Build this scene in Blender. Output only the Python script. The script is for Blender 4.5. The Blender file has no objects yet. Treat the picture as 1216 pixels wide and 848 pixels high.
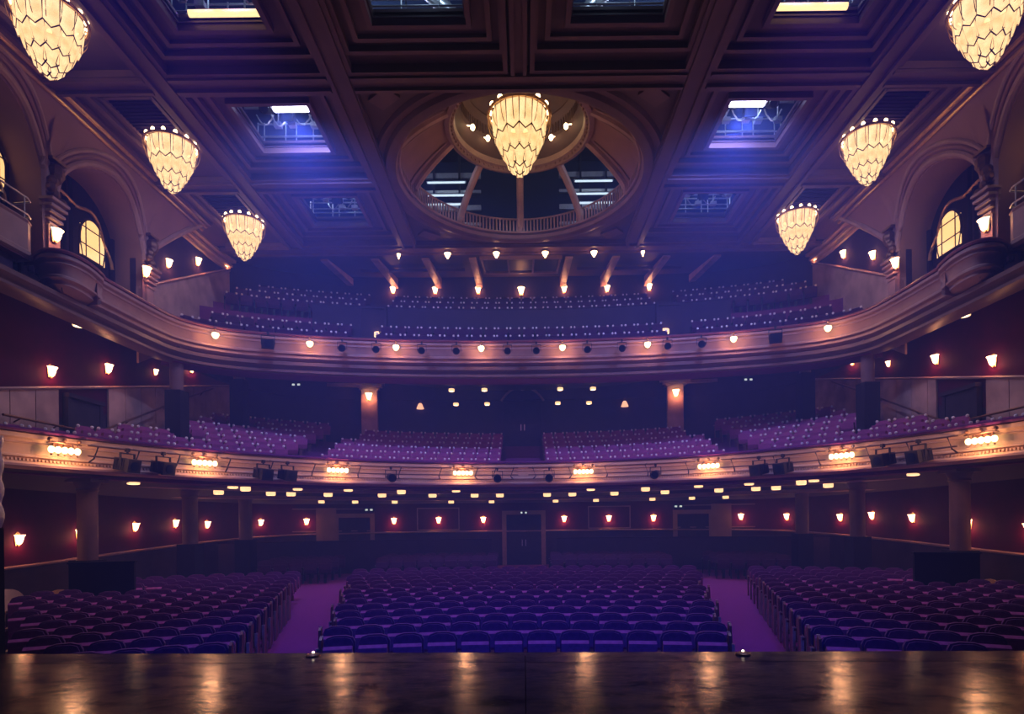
import bpy, math, random
from math import pi, sin, cos, sqrt, atan2, radians
from mathutils import Matrix, Vector

random.seed(7)
S = bpy.context.scene
COL = S.collection

# ---------------------------------------------------------------- camera
cam = bpy.data.cameras.new('camera')
cam.sensor_fit = 'HORIZONTAL'
cam.sensor_width = 36.0
cam.lens = 36.0 * 700 / 1216
cam.shift_x = -14 / 1216
cam.shift_y = 196 / 1216
cam.clip_end = 300
camo = bpy.data.objects.new('camera', cam)
COL.objects.link(camo)
camo.matrix_world = Matrix.Translation((0, 0, 1.65)) @ Matrix.Rotation(pi / 2, 4, 'X') @ Matrix.Rotation(-0.0113, 4, 'Z')
S.camera = camo

# ---------------------------------------------------------------- world: black night outside, thin haze in the air
w = bpy.data.worlds.new('world')
S.world = w
w.use_nodes = True
nt = w.node_tree
nt.nodes.clear()
wo = nt.nodes.new('ShaderNodeOutputWorld')
wb = nt.nodes.new('ShaderNodeBackground')
wb.inputs[0].default_value = (0.004, 0.005, 0.012, 1)
wb.inputs[1].default_value = 0.0
nt.links.new(wb.outputs[0], wo.inputs['Surface'])
wv = nt.nodes.new('ShaderNodeVolumeScatter')
wv.inputs['Color'].default_value = (0.22, 0.34, 1, 1)
wv.inputs['Density'].default_value = 0.014
wv.inputs['Anisotropy'].default_value = 0.1
nt.links.new(wv.outputs[0], wo.inputs['Volume'])

S.view_settings.view_transform = 'Standard'
S.view_settings.look = 'None'
S.view_settings.exposure = 0.0
S.view_settings.gamma = 1.0
S.view_settings.use_curve_mapping = False
try:
    S.cycles.use_denoising = True
    S.cycles.max_bounces = 5
    S.cycles.diffuse_bounces = 3
    S.cycles.glossy_bounces = 2
    S.cycles.transmission_bounces = 2
    S.cycles.transparent_max_bounces = 8
    S.cycles.volume_bounces = 0
    S.cycles.sample_clamp_indirect = 4
    S.cycles.caustics_reflective = False
    S.cycles.caustics_refractive = False
except Exception:
    pass

WARM = (1.0, 0.45, 0.27)
AMBER = (1.0, 0.33, 0.20)
BLUE = (0.10, 0.16, 1.0)
ICE = (0.42, 0.5, 1.0)


def lamp(name, kind, loc, power, color, radius=0.1, target=None, parent=None, angle=60, blend=0.6):
    l = bpy.data.lights.new(name, kind)
    l.energy = power
    l.color = color
    if kind == 'SPOT':
        l.spot_size = radians(angle)
        l.spot_blend = blend
    if kind == 'AREA':
        l.size = radius
    else:
        l.shadow_soft_size = radius
    o = bpy.data.objects.new(name, l)
    COL.objects.link(o)
    o.location = loc
    if target is not None:
        d = Vector(target) - Vector(loc)
        o.rotation_euler = d.to_track_quat('-Z', 'Y').to_euler()
    if parent is not None:
        o.parent = parent
    return o


# stage and rig lamps, and added fill lamps: blue wash on the front stalls from the bar over the stage, haze lights in the roof
for sx in (-1, 1):
    lamp('stage_wash_light', 'SPOT', (sx * 5.0, 3.5, 10.5), 3600, (0.015, 0.075, 1.0), 0.3, (sx * 2.0, 10.5, -1.0), angle=50, blend=1.0)
    lamp('stalls_fill_added', 'SPOT', (sx * 6.9, 12.7, 14.3), 1300, (0.66, 0.12, 0.62), 0.4, (sx * 4.5, 16.0, 0.0), angle=75, blend=0.9)  # unseen fill lamp added to brighten the stalls seat tops
    lamp('roof_beam_light', 'SPOT', (sx * 6.45, 16.8, 13.2), 2600, (0.10, 0.17, 1.0), 0.25, (sx * 4.0, 22.0, 6.0), angle=125, blend=1.0)
    lamp('circle_fill_added', 'SPOT', (sx * 6.0, 3.0, 9.0), 2400, (0.62, 0.24, 0.85), 0.3, (sx * 4.5, 26.0, 5.2), angle=34, blend=0.9)  # unseen fill lamp added to brighten the lower balcony seats
    lamp('attic_light', 'POINT', (sx * 5.0, 19.0, 16.4), 450, ICE, 0.4)
lamp('rig_haze_light', 'SPOT', (0, 13.2, 14.2), 4200, (0.10, 0.18, 1.0), 0.5, (0, 27.0, 8.0), angle=80, blend=1.0)

# ---------------------------------------------------------------- materials


def mat(name, color, rough=0.6, metal=0.0, var=0.15, scale=6.0, bump=0.0, emit=0.0, ecol=None, spec=0.22, rvar=0.0, sheen=0.0):
    m = bpy.data.materials.new(name)
    m.use_nodes = True
    t = m.node_tree
    b = t.nodes['Principled BSDF']
    b.inputs['Roughness'].default_value = rough
    b.inputs['Metallic'].default_value = metal
    b.inputs['Specular IOR Level'].default_value = spec
    if sheen:
        b.inputs['Sheen Weight'].default_value = sheen
    tc = t.nodes.new('ShaderNodeTexCoord')
    nz = t.nodes.new('ShaderNodeTexNoise')
    nz.inputs['Scale'].default_value = scale
    nz.inputs['Detail'].default_value = 4
    t.links.new(tc.outputs['Object'], nz.inputs['Vector'])
    rp = t.nodes.new('ShaderNodeValToRGB')
    rp.color_ramp.elements[0].position = 0.3
    rp.color_ramp.elements[1].position = 0.7
    rp.color_ramp.elements[0].color = tuple(c * (1 - var) for c in color) + (1,)
    rp.color_ramp.elements[1].color = tuple(min(1, c * (1 + var)) for c in color) + (1,)
    t.links.new(nz.outputs['Fac'], rp.inputs['Fac'])
    t.links.new(rp.outputs['Color'], b.inputs['Base Color'])
    if bump:
        bp = t.nodes.new('ShaderNodeBump')
        bp.inputs['Strength'].default_value = bump
        bp.inputs['Distance'].default_value = 0.02
        t.links.new(nz.outputs['Fac'], bp.inputs['Height'])
        t.links.new(bp.outputs['Normal'], b.inputs['Normal'])
    if rvar:
        mr = t.nodes.new('ShaderNodeMapRange')
        mr.inputs['To Min'].default_value = max(0.02, rough - rvar)
        mr.inputs['To Max'].default_value = rough + rvar
        t.links.new(nz.outputs['Fac'], mr.inputs['Value'])
        t.links.new(mr.outputs['Result'], b.inputs['Roughness'])
    if emit:
        b.inputs['Emission Color'].default_value = tuple(ecol or color) + (1,)
        b.inputs['Emission Strength'].default_value = emit
    return m


def glass_mat(name, color, emit, clear):
    """Thin lit lamp glass: passes part of the light of the bulbs behind it and glows itself."""
    m = bpy.data.materials.new(name)
    m.use_nodes = True
    t = m.node_tree
    t.nodes.clear()
    o = t.nodes.new('ShaderNodeOutputMaterial')
    tr = t.nodes.new('ShaderNodeBsdfTransparent')
    tr.inputs[0].default_value = (1, 0.85, 0.6, 1)
    em = t.nodes.new('ShaderNodeEmission')
    tc = t.nodes.new('ShaderNodeTexCoord')
    nz = t.nodes.new('ShaderNodeTexNoise')
    nz.inputs['Scale'].default_value = 2.5
    t.links.new(tc.outputs['Object'], nz.inputs['Vector'])
    rp = t.nodes.new('ShaderNodeValToRGB')
    rp.color_ramp.elements[0].position = 0.3
    rp.color_ramp.elements[1].position = 0.75
    rp.color_ramp.elements[0].color = (color[0] * 0.72, color[1] * 0.60, color[2] * 0.45, 1)
    rp.color_ramp.elements[1].color = tuple(color) + (1,)
    t.links.new(nz.outputs['Fac'], rp.inputs['Fac'])
    t.links.new(rp.outputs['Color'], em.inputs[0])
    em.inputs[1].default_value = emit
    mx = t.nodes.new('ShaderNodeMixShader')
    mx.inputs[0].default_value = 1 - clear
    t.links.new(tr.outputs[0], mx.inputs[1])
    t.links.new(em.outputs[0], mx.inputs[2])
    t.links.new(mx.outputs[0], o.inputs['Surface'])
    return m


M = {
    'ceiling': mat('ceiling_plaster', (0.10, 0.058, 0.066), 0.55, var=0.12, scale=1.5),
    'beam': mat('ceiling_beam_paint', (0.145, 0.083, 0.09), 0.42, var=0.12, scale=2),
    'dome': mat('dome_plaster', (0.30, 0.17, 0.15), 0.6, var=0.1, scale=2),
    'lantern': mat('lantern_plaster', (0.085, 0.045, 0.045), 0.6, var=0.15, scale=3),
    'wall_plaster': mat('side_wall_plaster', (0.27, 0.15, 0.135), 0.6, var=0.12, scale=1.2),
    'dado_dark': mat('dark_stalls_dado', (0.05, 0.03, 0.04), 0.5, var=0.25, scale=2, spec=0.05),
    'red': mat('deep_red_wall_paper', (0.062, 0.006, 0.028), 0.65, var=0.2, scale=3, spec=0.05),
    'navy': mat('dark_back_wall', (0.045, 0.03, 0.06), 0.8, var=0.15, scale=2, spec=0.05),
    'dado': mat('marble_dado', (0.44, 0.29, 0.25), 0.45, var=0.3, scale=1.6),
    'cream': mat('cream_front_paint', (0.58, 0.40, 0.27), 0.5, var=0.10, scale=2.5, bump=0.05),
    'mauve': mat('mauve_moulding_paint', (0.33, 0.215, 0.205), 0.45, var=0.12, scale=3),
    'frontmauve': mat('upper_front_paint', (0.30, 0.185, 0.155), 0.45, var=0.12, scale=3),
    'columnpaint': mat('column_paint', (0.15, 0.095, 0.10), 0.45, var=0.12, scale=3, spec=0.05),
    'shademould': mat('lower_moulding_shaded', (0.12, 0.075, 0.07), 0.4, var=0.12, scale=3),  # darkened: the shade below the upper front is put into the colour
    'gold': mat('worn_gilding', (0.62, 0.38, 0.18), 0.35, metal=0.7, var=0.2, scale=8),
    'bronze': mat('dark_bronze', (0.16, 0.085, 0.045), 0.4, metal=0.7, var=0.2, scale=9),
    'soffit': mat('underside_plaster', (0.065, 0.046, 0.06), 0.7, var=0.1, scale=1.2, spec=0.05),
    'black': mat('black_metal', (0.012, 0.012, 0.015), 0.5, var=0.2, scale=5),
    'blackpaint': mat('black_painted_board', (0.016, 0.015, 0.02), 0.7, var=0.2, scale=3, spec=0.05),
    'steel': mat('pale_steel', (0.5, 0.5, 0.53), 0.35, metal=0.6, var=0.1, scale=8),
    'velvet': mat('purple_velvet', (0.11, 0.022, 0.12), 0.75, var=0.2, scale=14, sheen=0.12, spec=0.05),
    'toplitvelvet': mat('magenta_velvet_toplit', (0.33, 0.075, 0.24), 0.75, var=0.18, scale=14, sheen=0.12, spec=0.05),  # cushions brightened: light falling on the seat tops is put into the colour
    'litrosevelvet': mat('rose_velvet_lit', (0.29, 0.06, 0.21), 0.75, var=0.18, scale=14, sheen=0.3, spec=0.05),  # rose, and brightened: wash light on the circle seats put into the colour
    'shadevelvet': mat('shaded_seat_velvet', (0.06, 0.018, 0.06), 0.8, var=0.2, scale=14, spec=0.05),  # seat velvet darkened: shade on rear and upper rows put into the colour
    'knob': mat('seat_knob_glint', (0.9, 0.85, 0.85), 0.3, var=0.03),  # lamp glints on the metal knobs painted in as white
    'wood': mat('dark_armrest_wood', (0.16, 0.05, 0.06), 0.35, var=0.25, scale=12),
    'carpet': mat('purple_carpet', (0.19, 0.035, 0.20), 0.95, var=0.12, scale=20, spec=0.05),
    'stepcarpet': mat('circle_carpet', (0.14, 0.03, 0.12), 0.95, var=0.12, scale=10, spec=0.05),
    'curtain': mat('dark_curtain', (0.02, 0.009, 0.02), 0.9, var=0.2, scale=6, spec=0.05),
    'atticroof': mat('attic_roof', (0.010, 0.018, 0.034), 0.9, var=0.2, scale=1, spec=0.05),
    'door': mat('dark_door', (0.035, 0.03, 0.05), 0.5, var=0.2, scale=3, spec=0.05),
    'panelglow': glass_mat('chandelier_glass', (1.0, 0.68, 0.42), 1.75, 0.08),
    'bulb': mat('chandelier_bulb', (1, 0.85, 0.6), 0.4, emit=9.0, ecol=(1.0, 0.74, 0.46)),
    'shade': mat('sconce_shade', (1, 0.8, 0.55), 0.4, emit=10.0, ecol=(1.0, 0.62, 0.36)),
    'shade_dim': mat('dim_lantern_glass', (1, 0.7, 0.5), 0.4, emit=1.2, ecol=(1.0, 0.5, 0.36)),
    'frontbulb': mat('balcony_lamp_glass', (1, 0.85, 0.6), 0.4, emit=4.5, ecol=(1.0, 0.72, 0.40)),
    'down': mat('downlight_lens', (1, 0.9, 0.75), 0.4, emit=4.5, ecol=(1.0, 0.80, 0.58)),
    'downcup': mat('downlight_cup', (0.8, 0.6, 0.45), 0.5, emit=1.5, ecol=(1.0, 0.6, 0.34)),
    'tube_warm': mat('warm_tube', (1, 0.9, 0.7), 0.4, emit=1.5, ecol=(1.0, 0.70, 0.36)),
    'tube_blue': mat('cold_flood_lens', (0.9, 0.9, 1), 0.4, emit=22.0, ecol=(0.62, 0.62, 1.0)),
    'tube_ice': mat('cold_tube', (0.8, 0.9, 1), 0.4, emit=1.3, ecol=(0.5, 0.68, 1.0)),
    'pane': mat('lit_window_pane', (1, 0.7, 0.4), 0.4, emit=1.25, ecol=(1.0, 0.60, 0.26), scale=3),
    'lead': mat('window_leading', (0.05, 0.03, 0.02), 0.6),
    'exit': mat('lit_sign_face', (0.8, 0.9, 1), 0.4, emit=0.8, ecol=(0.7, 0.85, 1.0)),
}


def stage_mat():
    m = bpy.data.materials.new('worn_black_stage_paint')
    m.use_nodes = True
    t = m.node_tree
    b = t.nodes['Principled BSDF']
    b.inputs['Specular IOR Level'].default_value = 0.14
    tc = t.nodes.new('ShaderNodeTexCoord')
    mp = t.nodes.new('ShaderNodeMapping')
    mp.inputs['Scale'].default_value = (1.0, 1.5, 1)
    t.links.new(tc.outputs['Object'], mp.inputs['Vector'])
    n1 = t.nodes.new('ShaderNodeTexNoise')
    n1.inputs['Scale'].default_value = 1.3
    n1.inputs['Detail'].default_value = 6
    n1.inputs['Roughness'].default_value = 0.65
    t.links.new(mp.outputs[0], n1.inputs['Vector'])
    r1 = t.nodes.new('ShaderNodeValToRGB')
    r1.color_ramp.elements[0].position = 0.35
    r1.color_ramp.elements[0].color = (0.006, 0.005, 0.012, 1)
    r1.color_ramp.elements[1].position = 0.72
    r1.color_ramp.elements[1].color = (0.022, 0.016, 0.026, 1)
    t.links.new(n1.outputs['Fac'], r1.inputs['Fac'])
    # light scuffs
    n2 = t.nodes.new('ShaderNodeTexNoise')
    n2.inputs['Scale'].default_value = 9
    n2.inputs['Detail'].default_value = 8
    t.links.new(mp.outputs[0], n2.inputs['Vector'])
    r2 = t.nodes.new('ShaderNodeValToRGB')
    r2.color_ramp.elements[0].position = 0.62
    r2.color_ramp.elements[1].position = 0.75
    t.links.new(n2.outputs['Fac'], r2.inputs['Fac'])
    mx = t.nodes.new('ShaderNodeMix')
    mx.data_type = 'RGBA'
    t.links.new(r2.outputs['Color'], mx.inputs['Factor'])
    t.links.new(r1.outputs['Color'], mx.inputs['A'])
    mx.inputs['B'].default_value = (0.06, 0.05, 0.05, 1)
    t.links.new(mx.outputs['Result'], b.inputs['Base Color'])
    mr = t.nodes.new('ShaderNodeMapRange')
    mr.inputs['From Min'].default_value = 0.3
    mr.inputs['From Max'].default_value = 0.7
    mr.inputs['To Min'].default_value = 0.23
    mr.inputs['To Max'].default_value = 0.13
    t.links.new(n1.outputs['Fac'], mr.inputs['Value'])
    t.links.new(mr.outputs['Result'], b.inputs['Roughness'])
    n3 = t.nodes.new('ShaderNodeTexNoise')
    n3.inputs['Scale'].default_value = 2.4
    n3.inputs['Detail'].default_value = 7
    n3.inputs['Roughness'].default_value = 0.7
    t.links.new(mp.outputs[0], n3.inputs['Vector'])
    ms = t.nodes.new('ShaderNodeMapRange')
    ms.inputs['From Min'].default_value = 0.40
    ms.inputs['From Max'].default_value = 0.62
    ms.inputs['To Min'].default_value = 0.02
    ms.inputs['To Max'].default_value = 0.26
    t.links.new(n3.outputs['Fac'], ms.inputs['Value'])
    t.links.new(ms.outputs['Result'], b.inputs['Specular IOR Level'])
    bp = t.nodes.new('ShaderNodeBump')
    bp.inputs['Strength'].default_value = 0.18
    bp.inputs['Distance'].default_value = 0.01
    t.links.new(n2.outputs['Fac'], bp.inputs['Height'])
    t.links.new(bp.outputs['Normal'], b.inputs['Normal'])
    return m


M['stage'] = stage_mat()

# ---------------------------------------------------------------- mesh helpers


class MB:
    def __init__(self):
        self.v, self.f, self.m = [], [], []

    def add(self, vs, fs, mi=0):
        k = len(self.v)
        self.v += [tuple(p) for p in vs]
        for f in fs:
            self.f.append(tuple(i + k for i in f))
            self.m.append(mi)
        return self

    def box(self, c, s, rz=0.0, mi=0, rx=0.0):
        hx, hy, hz = s[0] / 2, s[1] / 2, s[2] / 2
        vs = []
        for z in (-hz, hz):
            for x, y in ((-hx, -hy), (hx, -hy), (hx, hy), (-hx, hy)):
                yy, zz = y * cos(rx) - z * sin(rx), y * sin(rx) + z * cos(rx)
                vs.append((c[0] + x * cos(rz) - yy * sin(rz), c[1] + x * sin(rz) + yy * cos(rz), c[2] + zz))
        return self.add(vs, [(3, 2, 1, 0), (4, 5, 6, 7), (0, 1, 5, 4), (1, 2, 6, 5), (2, 3, 7, 6), (3, 0, 4, 7)], mi)

    def tube(self, pts, r, n=8, mi=0, closed=False):
        pts = [Vector(p) for p in pts]
        N = len(pts)
        vs, fs = [], []
        for i, p in enumerate(pts):
            a = pts[(i - 1) % N] if (closed or i > 0) else p
            b = pts[(i + 1) % N] if (closed or i < N - 1) else p
            t = (b - a).normalized()
            up = Vector((0, 0, 1)) if abs(t.z) < 0.9 else Vector((1, 0, 0))
            e1 = t.cross(up).normalized()
            e2 = t.cross(e1).normalized()
            rr = r[i] if isinstance(r, (list, tuple)) else r
            for k in range(n):
                an = 2 * pi * k / n
                vs.append(p + (e1 * cos(an) + e2 * sin(an)) * rr)
        for i in range(N if closed else N - 1):
            j = (i + 1) % N
            for k in range(n):
                l = (k + 1) % n
                fs.append((i * n + k, i * n + l, j * n + l, j * n + k))
        if not closed:
            fs.append(tuple(range(n))[::-1])
            fs.append(tuple((N - 1) * n + k for k in range(n)))
        return self.add(vs, fs, mi)

    def lathe(self, prof, n, c=(0, 0, 0), mi=0, a0=0.0, a1=2 * pi):
        full = abs(a1 - a0 - 2 * pi) < 1e-6
        na = n if full else n + 1
        vs, fs = [], []
        for i in range(na):
            a = a0 + (a1 - a0) * i / n
            for r, z in prof:
                vs.append((c[0] + r * sin(a), c[1] + r * cos(a), c[2] + z))
        k = len(prof)
        for i in range(n):
            j = (i + 1) % na
            for q in range(k - 1):
                fs.append((i * k + q, i * k + q + 1, j * k + q + 1, j * k + q))
        return self.add(vs, fs, mi)

    def ball(self, c, r, n=8, m=5, sz=1.0, mi=0):
        prof = [(max(1e-4, r * sin(pi * q / m)), -r * cos(pi * q / m) * sz) for q in range(m + 1)]
        return self.lathe(prof, n, c, mi)

    def sweep(self, path, prof, mi=0, close=True, z=None):
        """Sweep a profile of (outward offset, height) along a plan path running left to right."""
        N = len(path)
        P = len(prof)
        vs, fs = [], []
        for i, p in enumerate(path):
            a, b = path[max(0, i - 1)], path[min(N - 1, i + 1)]
            t = Vector((b[0] - a[0], b[1] - a[1])).normalized()
            nx, ny = -t.y, t.x
            zb = z[i] if z else 0.0
            for o, h in prof:
                vs.append((p[0] + nx * o, p[1] + ny * o, h + zb))
        for i in range(N - 1):
            for q in range(P if close else P - 1):
                r = (q + 1) % P
                fs.append((i * P + q, i * P + r, (i + 1) * P + r, (i + 1) * P + q))
        if close:
            fs.append(tuple(range(P)))
            fs.append(tuple((N - 1) * P + q for q in range(P))[::-1])
        return self.add(vs, fs, mi)

    def grid(self, rows, mi=0):
        """rows: equally long lists of points."""
        k = len(rows[0])
        vs = [p for r in rows for p in r]
        fs = []
        for i in range(len(rows) - 1):
            for j in range(k - 1):
                fs.append((i * k + j, i * k + j + 1, (i + 1) * k + j + 1, (i + 1) * k + j))
        return self.add(vs, fs, mi)

    def prism(self, poly, axis, lo, hi, mi=0):
        """poly: 2D points; axis the extruded axis."""
        def pt(a, b, c):
            return (c, a, b) if axis == 'x' else ((a, c, b) if axis == 'y' else (a, b, c))
        n = len(poly)
        vs = [pt(a, b, lo) for a, b in poly] + [pt(a, b, hi) for a, b in poly]
        fs = [tuple(range(n))[::-1], tuple(range(n, 2 * n))] + [(i, (i + 1) % n, n + (i + 1) % n, n + i) for i in range(n)]
        return self.add(vs, fs, mi)

    def mesh(self, name, mats, smooth=False):
        me = bpy.data.meshes.new(name)
        me.from_pydata(self.v, [], self.f)
        for m in (mats if isinstance(mats, (list, tuple)) else [mats]):
            me.materials.append(m)
        if any(self.m):
            me.polygons.foreach_set('material_index', self.m)
        if smooth:
            me.polygons.foreach_set('use_smooth', [True] * len(me.polygons))
            try:
                me.set_sharp_from_angle(angle=radians(40))
            except Exception:
                pass
        me.update()
        return me

    def build(self, name, mats, parent=None, smooth=False, loc=None):
        return link(name, self.mesh(name, mats, smooth), parent, loc)


def link(name, me, parent=None, loc=None, rz=0.0):
    o = bpy.data.objects.new(name, me)
    COL.objects.link(o)
    if parent is not None:
        o.parent = parent
    if loc is not None:
        o.location = loc
    if rz:
        o.rotation_euler = (0, 0, rz)
    return o


def tag(o, label=None, cat=None, group=None, kind=None):
    if label:
        o['label'] = label
    if cat:
        o['category'] = cat
    if group:
        o['group'] = group
    if kind:
        o['kind'] = kind
    return o


def thing(name, label, cat, loc=(0, 0, 0), rz=0.0, group=None, kind=None):
    o = bpy.data.objects.new(name, None)
    o.empty_display_size = 0.1
    COL.objects.link(o)
    o.location = loc
    o.rotation_euler = (0, 0, rz)
    return tag(o, label, cat, group, kind)


ORD = ['first', 'second', 'third', 'fourth', 'fifth', 'sixth', 'seventh', 'eighth', 'ninth', 'tenth', 'eleventh', 'twelfth',
       'thirteenth', 'fourteenth', 'fifteenth', 'sixteenth', 'seventeenth', 'eighteenth', 'nineteenth', 'twentieth',
       'twenty-first', 'twenty-second', 'twenty-third', 'twenty-fourth', 'twenty-fifth', 'twenty-sixth', 'twenty-seventh',
       'twenty-eighth', 'twenty-ninth', 'thirtieth'] + ['%d-th' % k for k in range(31, 60)]
SIDE = {-1: 'left', 1: 'right'}

# ---------------------------------------------------------------- plan curves (metres; camera stands at the origin, house runs along +Y)
CC = (0.0, 11.2)      # centre of the lower balcony curve
CR = 12.8


def arc(c, r, a0, a1, n):
    return [(c[0] + r * sin(a0 + (a1 - a0) * i / n), c[1] + r * cos(a0 + (a1 - a0) * i / n)) for i in range(n + 1)]


def mirror(half):
    """half: points from the left end to the centre line; returns the whole path left to right."""
    return half + [(-x, y) for x, y in reversed(half[:-1])]


def resample(path, n):
    L = [0.0]
    for a, b in zip(path, path[1:]):
        L.append(L[-1] + math.hypot(b[0] - a[0], b[1] - a[1]))
    out, j = [], 0
    for i in range(n + 1):
        s = L[-1] * i / n
        while j < len(path) - 2 and L[j + 1] < s:
            j += 1
        t = (s - L[j]) / max(1e-9, L[j + 1] - L[j])
        out.append((path[j][0] + (path[j + 1][0] - path[j][0]) * t, path[j][1] + (path[j + 1][1] - path[j][1]) * t))
    return out


def at_bearing(path, t):
    """Point of a plan path seen from the stage centre under the bearing x/y = t, with the path direction there."""
    best = None
    for a, b in zip(path, path[1:]):
        fa, fb = a[0] - t * a[1], b[0] - t * b[1]
        if fa * fb <= 0 and fa != fb and a[1] > 0 and b[1] > 0:
            k = fa / (fa - fb)
            p = (a[0] + (b[0] - a[0]) * k, a[1] + (b[1] - a[1]) * k)
            d = Vector((b[0] - a[0], b[1] - a[1])).normalized()
            if best is None or p[1] > best[0][1]:
                best = (p, d)
    return best


def smooth_path(pts, it=2):
    for _ in range(it):
        q = [pts[0]]
        for a, b in zip(pts, pts[1:]):
            q.append((a[0] * .75 + b[0] * .25, a[1] * .75 + b[1] * .25))
            q.append((a[0] * .25 + b[0] * .75, a[1] * .25 + b[1] * .75))
        q.append(pts[-1])
        pts = q
    return pts


circle_front = arc(CC, CR, radians(-86), radians(86), 72)
circle_wall = smooth_path(mirror([(-13.65, 8.0), (-13.65, 16), (-13.65, 20), (-13.65, 25.0), (-13.2, 27.4), (-11.6, 29.4), (-8, 30.5), (0, 30.9)]), 2)
stalls_wall = smooth_path(mirror([(-13.4, 8.0), (-13.46, 15.6), (-13.5, 20.3), (-13.4, 22.5), (-13.27, 24.5), (-12.4, 27.5), (-10.9, 29.0), (-6.7, 30.0), (0, 30.1)]), 2)
balc_front = smooth_path(mirror([(-12.1, 16.2), (-12.1, 19.4), (-11.9, 20.7), (-10.9, 21.7), (-9, 22.4), (-6, 23.05), (-3, 23.4), (0, 23.5)]), 2)
balc_wall = smooth_path(mirror([(-13.2, 20.2), (-13.2, 23.0), (-13.2, 26.0), (-12.4, 28.4), (-10.5, 29.8), (-7, 30.5), (0, 30.6)]), 2)
EYE = 1.65


def stalls_floor_z(r):          # r measured from the rows' own centre at (0, -6)
    return -1.15 + 0.031 * (r - 15.9)


# ================================================================ LARGE STRUCTURE
# ---- stalls floor
b = MB()
rows = []
for i in range(25):
    r = 12.6 + i * 1.05
    rows.append([(r * sin(a), -6 + r * cos(a), stalls_floor_z(r)) for a in [radians(-75 + 150 * k / 40) for k in range(41)]])
b.grid(rows)
tag(b.build('floor', M['carpet']), kind='structure')

# ---- stage floor in sheets with open seams; the lip is set at a slight angle
stage = thing('stage_floor', 'worn glossy black stage floor in the foreground with open seams', 'stage', (0, 0, 0), kind='structure')
SK = -0.036


def sheet(x0, x1, y0, y1, parent, zt=0.0):
    q = MB()
    vs = []
    for z in (-0.03, zt):
        for x, y in ((x0, y0), (x1, y0), (x1, y1), (x0, y1)):
            vs.append((x, y + SK * x, z))
    q.add(vs, [(3, 2, 1, 0), (4, 5, 6, 7), (0, 1, 5, 4), (1, 2, 6, 5), (2, 3, 7, 6), (3, 0, 4, 7)])
    return q.build('stage_sheet', M['stage'], parent)


for sx in (-1, 1):
    for x0, x1 in ((0.004, 4.88), (4.888, 9.8)):
        a0, a1 = sorted((sx * x0, sx * x1))
        sheet(a0, a1, 2.2, 4.0, stage)
        sheet(a0, a1, 4.008, 6.93, stage)
    a0, a1 = sorted((sx * 0.004, sx * 9.8))
    sheet(a0, a1, 6.95, 7.46, stage, zt=0.0)
b = MB()
vs = [(x, y + SK * x, z) for z in (-1.3, -0.034) for x, y in ((-9.8, 2.2), (9.8, 2.2), (9.8, 7.44), (-9.8, 7.44))]
b.add(vs, [(3, 2, 1, 0), (4, 5, 6, 7), (0, 1, 5, 4), (1, 2, 6, 5), (2, 3, 7, 6), (3, 0, 4, 7)])
b.build('stage_base', M['blackpaint'], stage)

# ---- stalls wall with dado
def wall_z(path, zc, zs):
    """height that falls from zc at the back centre to zs near the stage"""
    out = []
    for x, y in path:
        t = min(1.0, max(0.0, (30.0 - y) / 15.0))
        out.append(zc + (zs - zc) * t)
    return out


wl = [p for p in stalls_wall]
sw = thing('wall_stalls', 'dark red curved wall around the stalls with pale dado', 'wall', kind='structure')
b = MB()
b.sweep(wl, [(0, -1.6), (0, 3.6), (0.2, 3.6), (0.2, -1.6)])
b.build('wall_face', M['red'], sw, smooth=True)
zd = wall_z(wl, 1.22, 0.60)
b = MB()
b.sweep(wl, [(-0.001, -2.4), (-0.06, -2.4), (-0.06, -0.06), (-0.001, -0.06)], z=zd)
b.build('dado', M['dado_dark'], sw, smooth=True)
b = MB()
b.sweep(wl, [(0.0, -0.06), (-0.10, -0.06), (-0.13, -0.03), (-0.13, 0.0), (0.0, 0.02)], z=zd)
b.build('dado_rail', M['mauve'], sw, smooth=True)
# pale framed wall panels between the sconces on the back wall
for t in (-0.37, -0.145, -0.29, 0.145, 0.29, 0.37):
    p, d = at_bearing(wl, t)
    q = MB()
    for s in (-1, 1):
        q.box((s * 1.05, -0.03, 1.85), (0.05, 0.05, 1.1))
    for z in (1.3, 2.4):
        q.box((0, -0.03, z), (2.15, 0.05, 0.05))
    o = q.build('panel_moulding', M['mauve'], sw)
    o.location = (p[0], p[1], 0)
    o.rotation_euler = (0, 0, atan2(d.y, d.x))
for sx in (-1, 1):
    p, d = at_bearing(wl, sx * 0.335)
    q = MB()
    q.box((0, -0.06, 0.95), (0.95, 0.14, 3.0))
    o = q.build('pilaster', M['mauve'], sw)
    o.location = (p[0], p[1], 0)
    o.rotation_euler = (0, 0, atan2(d.y, d.x))
# arched pale niches low on the side walls
for sx in (-1, 1):
    for yc, ww, hh in ((15.2, 1.15, 0.82), (16.9, 0.9, 0.62)):
        q = MB()
        pts = [(yc - ww / 2, -0.75), (yc + ww / 2, -0.75)]
        pts += [(yc + ww / 2 * cos(pi * k / 10), -0.75 + hh * 0.45 + hh * 0.55 * sin(pi * k / 10)) for k in range(11)]
        x0, x1 = sorted((sx * 13.38, sx * 13.34))
        q.prism(pts, 'x', x0, x1)
        q.build('arched_panel', M['cream'], sw)


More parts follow.
